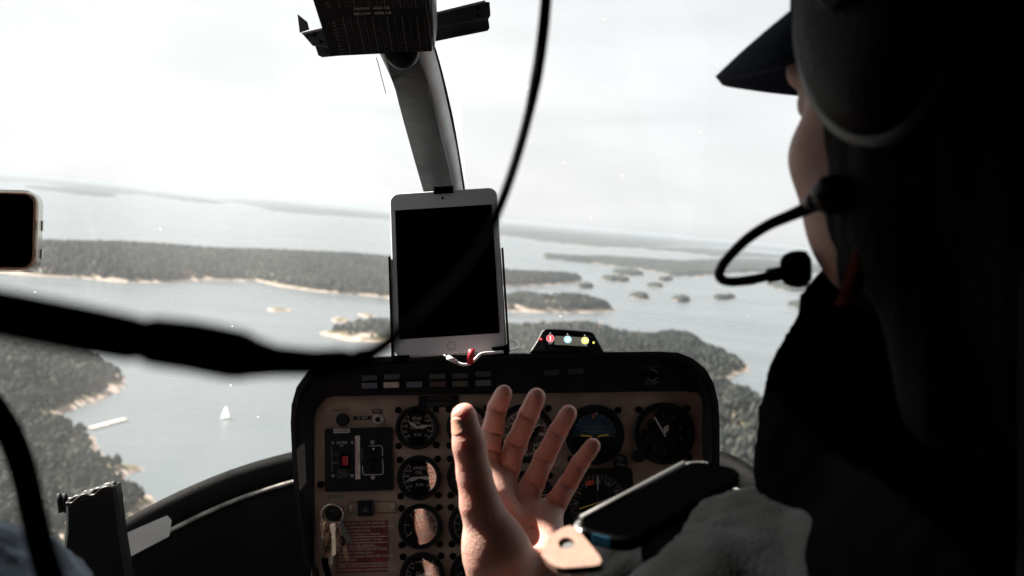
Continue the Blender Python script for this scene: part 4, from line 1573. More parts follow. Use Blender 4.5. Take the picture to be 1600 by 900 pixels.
placard(535, 673, 25.5, 6.6, ['NORMAL'], 'placard_white', 'dial_black', 5.4, h=0.0046, label='white placard reading NORMAL')
m = PMB(); q = pl2(534, 641.5); m.text('RESET TEST', q[0], q[1], 5.2 * MM, 0.0004, 'dial_black'); m.build('lettering', pan)
m = PMB(); q = pl2(536, 655.5); m.lathe([(10.5 * MM, 0), (10.5 * MM, 0.003), (9 * MM, 0.012), (7 * MM, 0.013)], (q[0], q[1], 0), 'black_plastic', 24); m.build('knob', pan)
m = PMB(); q = pl2(591, 655.5); m.lathe([(8.4 * MM, 0), (8.4 * MM, 0.003), (6.5 * MM, 0.005), (4.2 * MM, 0.005), (4.0 * MM, 0.002)], (q[0], q[1], 0), 'dull_metal', 24)
m.lathe([(3.8 * MM, 0.0), (3.8 * MM, 0.0075)], (q[0], q[1], 0), 'dial_black', 16); m.build('test_button', pan)

# emergency locator panel
q = pl2(561, 717.5)
m = PMB()
m.prism(rrect(q[0], q[1], 106 * MM, 97 * MM, 3 * MM), 0.0, 0.004, 'black_plastic', 0.0008)
elt = m.build('locator_panel', pan)
elt['label'] = 'black emergency locator panel with a red rocker switch'
h4 = 0.0043
for x, y in ((521, 691.5), (551, 691), (521, 743), (551, 743)):
    m = PMB()
    u = pl2(x, y)
    m.lathe([(2.2 * MM, 0.004), (2.2 * MM, 0.0050)], (u[0], u[1], 0), 'dull_metal', 10)
    m.line((u[0] - 1.6 * MM, u[1] - 1.2 * MM), (u[0] + 1.6 * MM, u[1] + 1.2 * MM), 0.8 * MM, 0.0053, 'dial_black')
    m.build('screw', elt)
for x, y in ((582.5, 690.5), (583.5, 745.5)):
    m = PMB()
    u = pl2(x, y)
    m.lathe([(3.2 * MM, 0.004), (3.2 * MM, 0.0055), (1.5 * MM, 0.0055), (1.4 * MM, 0.0045)], (u[0], u[1], 0), 'dull_metal', 14)
    m.build('screw', elt)
m = PMB()
def T(s, x, y, sz, mt=W, rot=0.0, h=h4, al='CENTER'):
    u = pl2(x, y)
    m.text(s, u[0], u[1], sz * MM, h, mt, rot=rot, align=al)
T('ARTEX', 535, 691.5, 5.6, W); T('ELT', 535, 696, 4.2, W)
T('EMERGENCY USE ONLY', 519.5, 717, 3.6, GY, R(91.5))
T('ON', 526, 709.5, 4, GY); T('ARM', 526, 723, 4, GY)
for i, s in enumerate(('TEST/RESET', 'PRESS ON', 'WAIT 1 SECOND', 'PRESS ARM')):
    T(s, 536, 735 + 3.2 * i, 3.0, GY)
def path(P, wd, mt):
    for a, b in zip(P[:-1], P[1:]):
        m.line(pl2(*a), pl2(*b), wd * MM, h4, mt)
path([(577, 696.5), (595, 696), (598, 698.5), (598.5, 712)], 1.0, W)
path([(598.5, 717), (599.5, 738), (597, 741), (570, 741.5), (567.5, 738), (567, 727)], 1.0, W)
path([(566.5, 700), (566.8, 718)], 0.7, GY)
m.build('lettering', elt)
m = PMB()
u = pl2(541, 720); m.prism(rrect(u[0], u[1], 15 * MM, 23 * MM, 1.5 * MM), 0.004, 0.0055, 'black_rubber')
m.build('switch_frame', elt)
m = PMB()
u = pl2(540.5, 719.5); m.prism(rrect(u[0], u[1], 8.5 * MM, 14.5 * MM, 1 * MM), 0.0055, 0.0085, 'switch_red', 0.001)
m.build('rocker_switch', elt)
m = PMB()
u = pl2(559.5, 714.5); m.prism(rrect(u[0], u[1], 7.6 * MM, 67 * MM, 0.6 * MM, 2), 0.004, 0.0044, 'placard_white')
m.text('FOR AVIATION EMERGENCY', u[0] - 1.7 * MM, u[1], 4.3 * MM, 0.0047, RD, rot=R(91.5)); m.text('USE ONLY', u[0] + 2.0 * MM, u[1], 3.6 * MM, 0.0047, 'dial_black', rot=R(91.5))
m.build('caution_strip', elt)
for y in (703, 718, 732):
    m = PMB()
    u = pl2(583.5, y)
    m.lathe([(4.2 * MM, 0.004), (4.2 * MM, 0.0055)], (u[0], u[1], 0), 'black_rubber', 14)
    m.tube([(u[0], u[1], 0.005), (u[0] + 0.002, u[1] + 0.002, 0.013)], [0.0011, 0.0016], 'dull_metal' if y < 710 else 'black_plastic', 8)
    m.build('toggle_switch', elt)

m = PMB(); u = pl2(501.5, 757); m.lathe([(5.8 * MM, 0), (5.8 * MM, 0.002), (4.5 * MM, 0.0035), (2 * MM, 0.0035)], (u[0], u[1], 0), 'black_paint', 18); m.build('screw', pan)
placard(526, 776, 29, 6, ['LOW VOLT'], 'print_grey', 'dial_black', 5.0)
# slotted strip with a start block
m = PMB()
u = pl2(582, 793)
m.frame_ring(rrect(u[0], u[1], 75 * MM, 18.5 * MM, 3 * MM), rrect(u[0], u[1], 73.4 * MM, 16.9 * MM, 2.4 * MM), 0.0001, 0.0005, 'dial_black')
m.prism(rrect(u[0], u[1], 72.8 * MM, 16.3 * MM, 2.2 * MM), 0.0001, 0.0014, 'panel_paint', 0.0003)
for x in (549, 614):
    s = pl2(x, 793 if x < 600 else 792.5)
    m.lathe([(3.2 * MM, 0.001), (3.2 * MM, 0.0024), (2.2 * MM, 0.003), (1.2 * MM if x < 600 else 2.1 * MM, 0.003)], (s[0], s[1], 0), 'dull_metal', 14)
m.build('switch_strip', pan)
m = PMB(); u = pl2(572.5, 793); m.prism(rrect(u[0], u[1], 24.5 * MM, 24 * MM, 1.2 * MM), 0.0016, 0.010, 'black_plastic', 0.001)
m.text('INT', u[0], u[1] - 0.5 * MM, 3.6 * MM, 0.0103, GY); m.text('START', u[0], u[1] - 4.5 * MM, 3.4 * MM, 0.0103, GY); m.build('start_switch', pan)
# red limitations placard
u = pl2(567, 854)
m = PMB()
PWd, PHt = 78 * MM, 78 * MM
m.prism(rrect(u[0], u[1], PWd, PHt, 0.5 * MM, 2), 0.0002, 0.0008, 'placard_red')
x0 = u[0] - PWd * 0.48
def TL(s, y, sz=4.7):
    m.text(s, x0, u[1] + y * MM, sz * MM, 0.0012, W, align='LEFT', sx=1.05)
for i, s in enumerate(('THIS AIRCRAFT MUST BE OPERATED', 'IN ACCORDANCE WITH THE OPERATING', 'LIMITS SPECIFIED IN THE', 'ROTORCRAFT FLIGHT MANUAL')):
    TL(s, 35.3 - 5.5 * i, 4.3)
m.line((u[0] - PWd * 0.5, u[1] + 15 * MM), (u[0] + PWd * 0.5, u[1] + 15 * MM), 0.9 * MM, 0.0012, W)
TL('MIN. COCKPIT WEIGHT 170 LBS.', 10.3, 4.5)
m.line((u[0] - PWd * 0.5, u[1] + 6 * MM), (u[0] + PWd * 0.5, u[1] + 6 * MM), 0.9 * MM, 0.0012, W)
TL('AFT PASSENGER LOADING', 1.6, 4.5)
m.line((u[0] - PWd * 0.3, u[1] - 0.8 * MM), (u[0] + PWd * 0.36, u[1] - 0.8 * MM), 0.5 * MM, 0.0012, W)
for i, s in enumerate(('IF ALL CREW SEATS ARE OCCUPIED', 'NO THIRD PASSENGER IS', 'ALLOWED UNLESS THERE ARE TWO (2)', 'PASSENGERS.')):
    TL(s, -4.2 - 5.3 * i, 4.5)
m.line((u[0] - PWd * 0.5, u[1] - 25.5 * MM), (u[0] + PWd * 0.5, u[1] - 25.5 * MM), 0.9 * MM, 0.0012, W)
TL('REFER TO RFM WEIGHT AND BALANCE', -29.5, 4.3); TL('FOR ADDITIONAL LOADING INFORMATION', -35, 4.2)
o = m.build('placard', pan); o['label'] = 'red placard with white lines about operating limits and passenger loading'
# white list on the left cheek of the shroud
m = MB()
a, b, c, d = at(464.5, 701, 1.305), at(476.5, 690, 1.312), at(479.5, 752, 1.312), at(469, 766, 1.305)
nrm = (b - a).cross(d - a).normalized()
if nrm.y > 0: nrm = -nrm
k_ = nrm * 0.001 + Vector((0, -0.006, 0))
vs = [p + k_ for p in (a, b, c, d)]
m.raw(vs, [[0, 1, 2, 3]], 'print_grey')
for i in range(13):
    t0_, t1_ = (i + 0.32) / 13.5, (i + 0.55) / 13.5
    e0, e1 = vs[0].lerp(vs[3], t0_), vs[1].lerp(vs[2], t0_)
    f0, f1 = vs[0].lerp(vs[3], t1_), vs[1].lerp(vs[2], t1_)
    m.raw([e0.lerp(e1, 0.08) + nrm * 0.0006, e0.lerp(e1, 0.9) + nrm * 0.0006, f0.lerp(f1, 0.9) + nrm * 0.0006, f0.lerp(f1, 0.08) + nrm * 0.0006], [[0, 1, 2, 3]], 'dial_black')
o = m.build('checklist', pan); o['label'] = 'narrow white printed list on the left edge of the shroud'
# caution test button at upper right
m = PMB()
u = pl2(1019, 586, 0.0225)
m.lathe([(9 * MM, 0.010), (9 * MM, 0.0235), (7.2 * MM, 0.0235), (7.0 * MM, 0.020)], (u[0], u[1], 0), 'black_plastic', 24)
for k0, k1 in ((200, 330), (20, 110)):
    for k in range(k0, k1, 13):
        m.line((u[0] + 8 * MM * math.cos(R(k)), u[1] + 8 * MM * math.sin(R(k))), (u[0] + 8 * MM * math.cos(R(k + 13)), u[1] + 8 * MM * math.sin(R(k + 13))), 1.1 * MM, 0.0238, GY)
m.text('CAUTION', u[0] - 1 * MM, u[1] + 12.5 * MM, 5.4 * MM, 0.0232, 'print_faint', rot=R(5))
m.text('LT TEST', u[0] - 1 * MM, u[1] - 12.5 * MM, 6.2 * MM, 0.0232, GY)
o = m.build('test_button', pan)

# ------------------------------------------------------------------ ignition key bunch
kc = pl2(522, 800)
KP = PC + PX * kc[0] + PZ * kc[1]
m = PMB()
m.lathe([(13 * MM, 0), (13 * MM, 0.004), (10 * MM, 0.010), (8.5 * MM, 0.011)], (kc[0], kc[1], 0), 'black_plastic', 24)
m.text('BATT', kc[0], kc[1] + 3 * MM, 3.6 * MM, 0.0113, GY)
m.build('key_switch', pan)
kt = thing('key_bunch', 'bunch of brass and steel keys on a ring hanging from the panel key switch', 'keys', KP + PN * 0.015 - PZ * 0.05)
m = MB()
ring = [KP + PN * (0.016 + 0.003 * math.sin(t)) + PX * (17 * MM * math.cos(t)) + PZ * (17 * MM * math.sin(t) - 3 * MM) for t in np.linspace(0, 2 * math.pi, 29)]
m.tube(ring, 0.0011, 'bright_metal', 8, cap=False)
m.build('ring', kt)
def key(x0_, y0_, x1_, y1_, mt, hd, seed):
    a = PC + PX * pl2(x0_, y0_, 0.016)[0] + PZ * pl2(x0_, y0_, 0.016)[1] + PN * (0.014 + 0.002 * seed)
    b = PC + PX * pl2(x1_, y1_, 0.016)[0] + PZ * pl2(x1_, y1_, 0.016)[1] + PN * (0.012 + 0.002 * seed)
    d = (b - a); Ln = d.length; d.normalize()
    s = d.cross(PN).normalized(); k = s.cross(d)
    th = R(random.uniform(10, 60))
    s2 = s * math.cos(th) + k * math.sin(th)
    mm_ = MB(a, s2, d, s2.cross(d))
    hw = hd * MM
    mm_.prism(rrect(0, hw, hw * 1.7, hw * 2.3, hw * 0.7), -0.0011, 0.0011, mt, 0.0004)
    prof = [(-0.0032, hw * 1.9), (-0.0032, Ln - 0.003), (0, Ln)]
    y = Ln - 0.001
    zig = []
    while y > hw * 2.6:
        zig.append((0.0034 if len(zig) % 2 else 0.0018, y)); y -= 0.0022
    zig.append((0.0034, hw * 1.9))
    mm_.prism(prof + zig, -0.0010, 0.0010, mt)
    mm_.build('key', kt)
for i, (x0_, y0_, x1_, y1_, mt, hd) in enumerate(((508, 813, 507, 871, 'bright_metal', 7), (512, 815, 511, 882, 'brass', 7), (517, 816, 516, 884, 'dull_metal', 7), (521, 817, 522, 868, 'brass', 6.5),
                                                  (525, 817, 529, 862, 'bright_metal', 6.5), (529, 817, 542, 879, 'brass', 7), (506, 812, 505, 842, 'bright_metal', 5.5), (519, 815, 520, 848, 'dull_metal', 6))):
    key(x0_, y0_, x1_, y1_, mt, hd, (i * 3) % 5)
m = MB()
fo = [(533, 808), (540, 826), (549, 843), (549.5, 849), (543, 848), (536, 836), (532, 820)]
o3 = PC + PN * 0.020
m.frame(o3, PX, PZ, PN)
m.prism([pl2(x, y, 0.02) for x, y in fo], 0.0, 0.003, 'bracket_metal', 0.0008)
m.build('fob', kt)
m = MB(o3, PX, PZ, PN)
st = [pl2(x, y, 0.02) for x, y in ((507, 872), (509, 885), (515, 905), (519, 925))]
m.tube([(x, y, 0.0) for x, y in st], 0.0042, 'black_rubber', 8)
m.build('strap', kt)

# ------------------------------------------------------------------ small display on the glareshield
o_ = at(886, 548, 1.335)
dx = (at(942, 548.5, 1.335) - at(830, 550.5, 1.335)).normalized()
dn = Vector((0, -0.93, 0.36)); dn = (dn - dx * dn.dot(dx)).normalized()
dz = dn.cross(dx)
mm1 = 1.33 / F
dis = thing('alert_display', 'small black wedge display with red, blue and green round icons on the glareshield', 'display', o_)
def dpt(px, py):
    d = Vector(((px - 800) / F, 1.0, -(py - 450) / F))
    t = o_.dot(dn) / d.dot(dn)
    q_ = d * t - o_
    return (q_.dot(dx), q_.dot(dz))
m = MB(o_, dx, dz, dn)
m.prism([dpt(x, y) for x, y in ((828.5, 549.5), (830, 546), (839, 532), (846, 518), (850, 514.5), (856, 513.2), (880, 514), (920, 517), (926, 519), (929, 522), (935, 533), (942, 546), (943, 548.5))], -0.028, 0.0, 'black_plastic', 0.0015)
m.build('housing', dis)
m = MB(o_, dx, dz, dn)
m.prism([dpt(x, y) for x, y in ((868, 525), (915, 527.5), (913, 541), (866, 538.5))], 0.0002, 0.0007, 'display_glow')
m.build('screen', dis)
for nm, x, y, mt in (('red_icon', 860, 529, 'icon_red'), ('blue_icon', 887, 530.7, 'icon_blue'), ('green_icon', 914, 532.5, 'icon_green')):
    u = dpt(x, y)
    m = MB(o_, dx, dz, dn)
    q = 5.6 * mm1
    m.lathe([(q, 0.0002), (q, 0.0012)], (u[0], u[1], 0), mt, 24)
    m.lathe([(q * 1.14, 0.0002), (q * 1.14, 0.0009), (q * 1.0, 0.0009)], (u[0], u[1], 0), 'icon_grey', 24, cap0=False, cap1=False)
    hw_ = 0.0015
    if nm == 'red_icon':
        m.line((u[0], u[1] - 0.3 * q), (u[0], u[1] + 0.6 * q), q * 0.26, hw_, 'icon_white'); m.line((u[0], u[1] - 0.65 * q), (u[0], u[1] - 0.42 * q), q * 0.26, hw_, 'icon_white')
    elif nm == 'blue_icon':
        for s in (-1, 1):
            m.line((u[0] - 0.42 * q, u[1] - s * 0.42 * q), (u[0] + 0.42 * q, u[1] + s * 0.42 * q), q * 0.28, hw_ + s * 0.0001, 'icon_white')
    else:
        m.line((u[0] - 0.45 * q, u[1] + 0.2 * q), (u[0] + 0.02 * q, u[1] - 0.25 * q), q * 0.24, hw_, 'icon_white'); m.line((u[0] - 0.02 * q, u[1] - 0.25 * q), (u[0] + 0.45 * q, u[1] + 0.2 * q), q * 0.24, hw_ + 0.0001, 'icon_white')
    m.text({'red_icon': 'Alert', 'blue_icon': 'Nearby', 'green_icon': 'Ready'}[nm], u[0], u[1] - 8 * mm1, 2.8 * mm1, 0.0006, 'icon_grey')
    m.lathe([(1.1 * mm1, 0.0001), (1.1 * mm1, 0.0006)], (u[0], u[1] + 9 * mm1, 0), 'icon_grey', 10)
    m.build(nm, dis)
m = MB(o_, dx, dz, dn)
u = dpt(845, 530); m.lathe([(1.8 * mm1, 0.0002), (1.8 * mm1, 0.0008)], (u[0], u[1], 0), 'icon_red', 12)
m.build('indicator_light', dis)
m = MB(o_, dx, dz, dn)
u = dpt(927.5, 535.5); m.lathe([(1.8 * mm1, 0.0002), (1.8 * mm1, 0.0008)], (u[0], u[1], 0), 'icon_green', 12)
m.build('indicator_light', dis)
m = MB(o_, dx, dz, dn)
u = dpt(921, 526); m.text('53', u[0], u[1], 4.5 * mm1, 0.0004, 'print_grey')
m.build('number', dis)

# ------------------------------------------------------------------ tablet in its clamp, with its cable
ta, tb, tcn, td = at(602.5, 303.5, 1.255), at(769, 292.5, 1.255), at(799.5, 547, 1.20), at(622.5, 558, 1.20)
tcen = (ta + tb + tcn + td) / 4
tx = ((tb - ta) + (tcn - td)).normalized()
tu = ((ta - td) + (tb - tcn)); tu = (tu - tx * tu.dot(tx)).normalized()
tn = tx.cross(tu)
if tn.y > 0: tn = -tn
TWd = ((tb - ta).length + (tcn - td).length) / 2
THt = ((ta - td).length + (tb - tcn).length) / 2
tab = thing('tablet', 'white tablet with a switched-off black screen clamped upright above the panel', 'tablet', tcen - tu * THt / 2)
fr = (tcen, tx, tu, tn)
m = MB(*fr); m.prism(rrect(0, 0, TWd, THt, 0.0115, 6), -0.0072, 0.0, 'tablet_white', 0.0012); m.build('body', tab)
m = MB(*fr); m.prism(rrect(-0.0005, -0.0005, TWd * 0.898, THt * 0.787, 0.0006, 2), 0.0001, 0.0004, 'screen_black'); m.build('screen', tab)
m = MB(*fr)
hb = (0.0015, -THt / 2 + 0.0098)
m.lathe([(0.0056, 0.0001), (0.0056, 0.0005), (0.0047, 0.0005), (0.0047, 0.0001)], (hb[0], hb[1], 0), 'dull_metal', 28, cap0=False)
m.lathe([(0.0046, 0.0003)], (hb[0], hb[1], 0), 'tablet_white', 24, cap0=False)
m.build('home_button', tab)
m = MB(*fr); m.lathe([(0.0016, 0.0001), (0.0016, 0.0004)], (-0.001, THt / 2 - 0.0105, 0), 'screen_black', 14); m.build('camera_lens', tab)
mt_ = thing('tablet_mount', 'black spring clamp holding the white tablet on the centre post', 'tablet mount', tcen - tu * 0.1 - tn * 0.03)
m = MB(*fr)
m.prism(rrect(0, 0, TWd * 0.7, THt * 0.9, 0.008), -0.017, -0.0085, 'black_plastic', 0.001)
m.build('back_plate', mt_)
m = MB(*fr)
y0_, y1_ = -THt / 2 - 0.003, THt * 0.10
m.prism([(-TWd / 2 - 0.0035, y0_), (-TWd / 2 - 0.0008, y0_), (-TWd / 2 - 0.0008, y1_), (-TWd / 2 - 0.0035, y1_ + 0.001)], -0.014, 0.003, 'black_plastic')
m.build('side_arm', mt_)
m = MB(*fr)
m.prism([(TWd / 2 + 0.0008, y0_ + 0.01), (TWd / 2 + 0.0035, y0_ + 0.01), (TWd / 2 + 0.0035, y1_ + 0.003), (TWd / 2 + 0.0008, y1_ + 0.002)], -0.014, 0.003, 'black_plastic')
m.build('side_arm', mt_)
m = MB(*fr)
m.prism([(-0.012, THt / 2 - 0.0045), (0.013, THt / 2 - 0.0045), (0.013, THt / 2 + 0.0045), (-0.012, THt / 2 + 0.0055)], -0.016, 0.0035, 'black_rubber', 0.0015)
m.build('top_hook', mt_)
m = MB(*fr)
m.prism([(-TWd / 2 - 0.0035, -THt / 2 - 0.006), (-TWd / 2 + 0.018, -THt / 2 - 0.005), (-TWd / 2 + 0.018, -THt / 2 + 0.0015), (-TWd / 2 - 0.002, -THt / 2 + 0.002)], -0.014, 0.0035, 'black_rubber', 0.001)
m.build('foot', mt_)
m = MB(*fr)
m.prism([(TWd / 2 - 0.018, -THt / 2 - 0.003), (TWd / 2 + 0.001, -THt / 2 - 0.003), (TWd / 2 + 0.0035, -THt / 2 + 0.001), (TWd / 2 + 0.0035, -THt / 2 + 0.012), (TWd / 2 - 0.001, -THt / 2 + 0.0055), (TWd / 2 - 0.018, -THt / 2 + 0.0045)], -0.014, 0.0035, 'black_rubber', 0.001)
m.build('foot', mt_)
m = MB(); m.tube([tcen - tn * 0.017, tcen - tn * 0.06 + tu * 0.02, tcen - tn * 0.12 + tu * 0.03, tcen - tn * 0.20 + tu * 0.03], 0.012, 'black_plastic', 12); m.build('arm', mt_)

cb = thing('charging_cable', 'white charging cable with a red tag hanging under the tablet', 'cable', at(724, 566, 1.18))
m = MB()
a, b = at(694, 555, 1.185), at(712, 565, 1.18)
d_ = (b - a).normalized()
m.tube([a - d_ * 0.0, a + d_ * 0.006], 0.0022, 'dull_metal', 8, flat=0.5)
m.tube([a + d_ * 0.005, b], 0.0042, 'cable_white', 12, flat=0.7)
m.build('plug', cb)
m = MB()
m.tube(catmull([b, at(722, 569.5, 1.178), at(732, 569, 1.178), at(742, 562, 1.18), at(752, 553, 1.185), at(770, 551, 1.19), at(788, 549, 1.20), at(800, 546, 1.22), at(810, 543, 1.24), at(806, 536, 1.25), at(800, 533, 1.255)], 6), 0.0019, 'cable_white', 10)
m.build('cord', cb)
m = MB()
q0, q1, q2, q3 = at(729, 568, 1.174), at(739, 570, 1.174), at(742, 544, 1.172), at(732, 546, 1.172)
m.sheet([[q0, q1], [(q0 + q3) / 2 + Vector((0, -0.002, 0)), (q1 + q2) / 2 + Vector((0, -0.002, 0))], [q3, q2]], 0.0009, 'tag_red')
m.build('tag', cb)

# ------------------------------------------------------------------ limits card box at the top of the post
ka, kb, kc_, kd = at(473, -48, 0.875), at(668, -48, 0.875), at(675.5, 80.5, 0.985), at(516.5, 88.5, 0.985)
kx = ((kb - ka).normalized() + (kc_ - kd).normalized()).normalized()
kn = (kb - ka).cross(kd - ka).normalized()
if kn.y > 0: kn = -kn
bx = thing('limits_card_box', 'black box with a printed airspeed limits table at the top of the centre post', 'placard box', (ka + kb + kc_ + kd) / 4 - kn * 0.02)
m = MB()
q = [ka, kb, kc_, kd]
cq = sum(q, Vector()) / 4
f_ = lambda p, s, h: cq + (p - cq) * s + kn * h
m.loft([[f_(p, 0.97, -0.045) for p in q], [f_(p, 1.0, -0.042) for p in q], [f_(p, 1.0, -0.002) for p in q], [f_(p, 0.99, 0.0) for p in q]], 'black_plastic')
m.build('housing', bx)
m = MB()
s1, s2 = f_(kb, 1.0, -0.002), f_(kc_, 1.0, -0.002)
m.sheet([[s1 + kx * 0.001, s1 + kx * 0.004 - kn * 0.03], [s2 + kx * 0.001, s2 + kx * 0.003 - kn * 0.03]], 0.001, 'bracket_metal')
m.build('side_plate', bx)
m = MB()
def kp(px, py, h=0.0006):
    d = Vector(((px - 800) / F, 1.0, -(py - 450) / F))
    return d * ((cq + kn * h).dot(kn) / d.dot(kn))
def kline(a, b, wpx, mt):
    A_, B_ = kp(*a), kp(*b)
    t_ = (B_ - A_).normalized(); s_2 = t_.cross(kn).normalized() * (wpx * 0.98 / F / 2)
    m.raw([A_ - s_2, B_ - s_2, B_ + s_2, A_ + s_2], [[0, 1, 2, 3]], mt)
def ktext(s, px, py, sz, mt):
    p0 = kp(px, py, 0.0008)
    ex = (kp(px + 10, py - 0.35, 0.0008) - p0).normalized()
    ey = (kn.cross(ex)).normalized()
    if ey.z < 0: ey = -ey
    m.frame(p0, ex, ey, kn)
    m.text(s, 0, 0, sz * 0.98 / F, 0.0, mt)
    m.frame((0, 0, 0))
# table rules follow the perspective of the face: x at top row (y=24) and bottom row (y=84)
for k in range(12):
    xt, xb = 535 + 11.6 * k, 548 + 10.9 * k
    kline((xt, 26.5 - 0.15 * k), (xb, 84.5 - 0.35 * k), 0.7, GY if k % 2 == 0 else 'print_faint')
    kline((528 + 12 * k, -2), (530.5 + 12 * k, 12), 0.7, GY if k % 2 == 0 else 'print_faint')
for j in range(9):
    y = 32 + 6.4 * j
    xl = 503 + 15 * (y - 26) / 60
    kline((xl, y), (xl + 30, y - 0.8), 0.6, 'print_faint')
kline((494, 0), (517.5, 84.5), 0.8, GY); kline((496, -3), (519, 84), 0.5, 'print_red')
kline((664.5, -2), (675, 78.5), 0.9, GY)
vals = ['45', '40', '30', '25', '20', '10', '0', '-25', '-40', '-50']
for j in range(10):
    y = 36 + 5.2 * j
    ktext(vals[j], 521 + 13 * (y - 36) / 50, y, 5.6, GY)
ktext('40', 512, 5, 5.6, GY); ktext('50', 514, 10.5, 5.6, GY)
ktext('ABOVE  4050 LB', 580.5, 13.2, 7.6, W); ktext('BELOW  4050 LB', 582, 21.0, 7.6, W)
for j in range(9):
    y = 31 + 6.2 * j
    nmax = min(11, 2 + int(j * 1.5))
    for k in range(nmax):
        ktext(str(130 - 4 * k - 2 * j), 541 + 11.5 * k + (6 - 0.3 * k) * (y - 31) / 50 + 2, y - 0.1 * k, 4.6, 'print_faint')
for j in range(2):
    for k in range(11):
        ktext(str(128 - 4 * k - 3 * j), 536 + 12 * k, 3.5 + 5.5 * j, 4.6, 'print_faint')
for k in range(9):
    a_ = R(60 + 30 * k)
    kline((510 + 4.5 * math.cos(a_), 23.5 - 4 * math.sin(a_)), (510 + 4.5 * math.cos(a_ + 0.55), 23.5 - 4 * math.sin(a_ + 0.55)), 1.6, W if k in (3, 4, 5) else GY)
m.build('table_print', bx)
m = MB()
cc = at(629, 84, 1.0)
ax_ = (at(645, 130, 1.09) - cc).normalized()
sx_ = Vector((1, 0.0, 0.05)).cross(ax_).normalized()
m.frame(cc, ax_.cross(sx_), sx_, ax_)
m.lathe([(0.0165, -0.012), (0.0165, 0.0), (0.0155, 0.0035), (0.012, 0.0055)], (0, 0, 0), 'black_plastic', 28, smooth=True)
m.build('boss', bx)
def plate3(P, d, thick, mt, name, par, holes=()):
    Q = [at(x, y, d + dd) for x, y, dd in P]
    a = Q[0]
    ex = (Q[1] - a).normalized(); nn = ex.cross(Q[-1] - a).normalized()
    if nn.y > 0: nn = -nn
    ey = nn.cross(ex)
    mm_ = MB(a, ex, ey, nn)
    mm_.prism([((p - a).dot(ex), (p - a).dot(ey)) for p in Q], -thick, 0.0, mt, thick * 0.25)
    for x, y, r in holes:
        p = at(x, y, d)
        p = p * ((a.dot(nn)) / p.dot(nn))
        mm_.lathe([(r, 0.0002), (r, 0.0012), (r * 0.5, 0.0014)], ((p - a).dot(ex), (p - a).dot(ey), 0), 'black_paint', 12)
    return mm_.build(name, par)
plate3([(472.5, 53, 0), (520, 42, 0), (531, 84, 0), (507, 72.5, 0), (488, 71, 0)], 1.06, 0.002, 'bracket_metal', 'bracket', bx, ((491, 54.5, 0.0017), (501, 64.5, 0.0017)))
plate3([(492, 71, 0), (530, 62, 0), (534, 86, 0), (503, 89, 0), (497, 86, 0)], 1.07, 0.002, 'bracket_metal', 'bracket', bx)
plate3([(464.5, 21.5, 0), (480, 34, 0), (483, 45.5, 0), (468, 50.5, 0)], 1.085, 0.002, 'bracket_metal', 'bracket_fin', bx)
plate3([(668, 24.5, 0), (758, 2.5, 0), (765, 3, 0), (766.5, 23, 0), (764, 28, 0), (672, 46, 0)], 1.06, 0.002, 'bracket_metal', 'bracket', bx, ((746, 13.5, 0.0017), (746.5, 25, 0.0017)))
plate3([(672, 46, 0), (763, 28.5, 0), (765, 43, 0), (762, 47.5, 0), (675, 65, 0)], 1.07, 0.002, 'bracket_metal', 'bracket', bx)
plate3([(470.5, 51, 0), (520, 39.5, 0), (520, 42.5, 0), (472.5, 53.5, 0)], 1.057, 0.002, 'sill_white', 'bracket_sunlit_edge', bx)  # white paints the sun caught along the bracket top
plate3([(668, 22, 0), (758, 0, 0), (758, 3, 0), (668, 25, 0)], 1.057, 0.002, 'sill_white', 'bracket_sunlit_edge', bx)
m = MB()
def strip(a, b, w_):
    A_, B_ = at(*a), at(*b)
    m.sheet([[A_, B_], [A_ + Vector((0, w_, 0.002)), B_ + Vector((0, w_, 0.002))]], 0.0012, 'sill_white')  # white stands for the sunlit top line of the bracket
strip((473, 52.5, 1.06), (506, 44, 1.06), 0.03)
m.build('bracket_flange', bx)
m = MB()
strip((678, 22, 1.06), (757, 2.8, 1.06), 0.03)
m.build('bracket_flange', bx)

# fine string on the glass near the box
ys = thing('yaw_string', 'thin dark string stuck on the windscreen under the card box', 'string', at(595, 116, 1.25))
m = MB()
m.tube(catmull([at(588, 90, 1.24), at(592, 104, 1.26), at(597, 124, 1.29), at(603, 146, 1.32)], 5), 0.00055, 'post_paint', 6)
m.build('cord', ys)

# ------------------------------------------------------------------ headset lead: hanging from above, across the tablet, into a fat inline plug
hl = thing('headset_lead', 'thick black headset lead with a fat stepped plug hanging across the windscreen and tablet', 'cable', at(300, 540, 0.24))
m = MB()
P_ = [(-60, 478, .205, 40), (0, 490, .21, 40), (140, 517, .215, 39.5), (205, 529, .22, 37), (222, 531, .22, 33), (236, 533, .22, 39.5), (300, 541, .225, 41), (360, 553, .23, 41), (380, 556, .23, 39), (394, 559, .232, 33),
      (430, 564, .235, 25), (490, 567, .24, 22), (535, 566, .245, 23), (552, 563, .25, 16), (566, 560, .252, 19), (580, 553, .255, 14)]
m.tube([at(x, y, d) for x, y, d, r in P_], [r * d / F for x, y, d, r in P_], 'black_rubber', 24)
m.build('inline_plug', hl)
m = MB()
P_ = [(570, 558, .254), (600, 540, .262), (630, 513, .275), (670, 478, .30), (715, 430, .34), (752, 380, .38), (776, 334, .41), (800, 270, .43), (822, 195, .445), (838, 122, .45), (848, 55, .455), (854, -10, .46), (860, -90, .47)]
m.tube(catmull([at(*p) for p in P_], 6), lerp_list([(9.2 if i > 8 else max(7.5, 13.5 - 1.5 * i)) * p[2] / F for i, p in enumerate(P_)], 6), 'black_rubber', 12)
m.build('cord', hl)

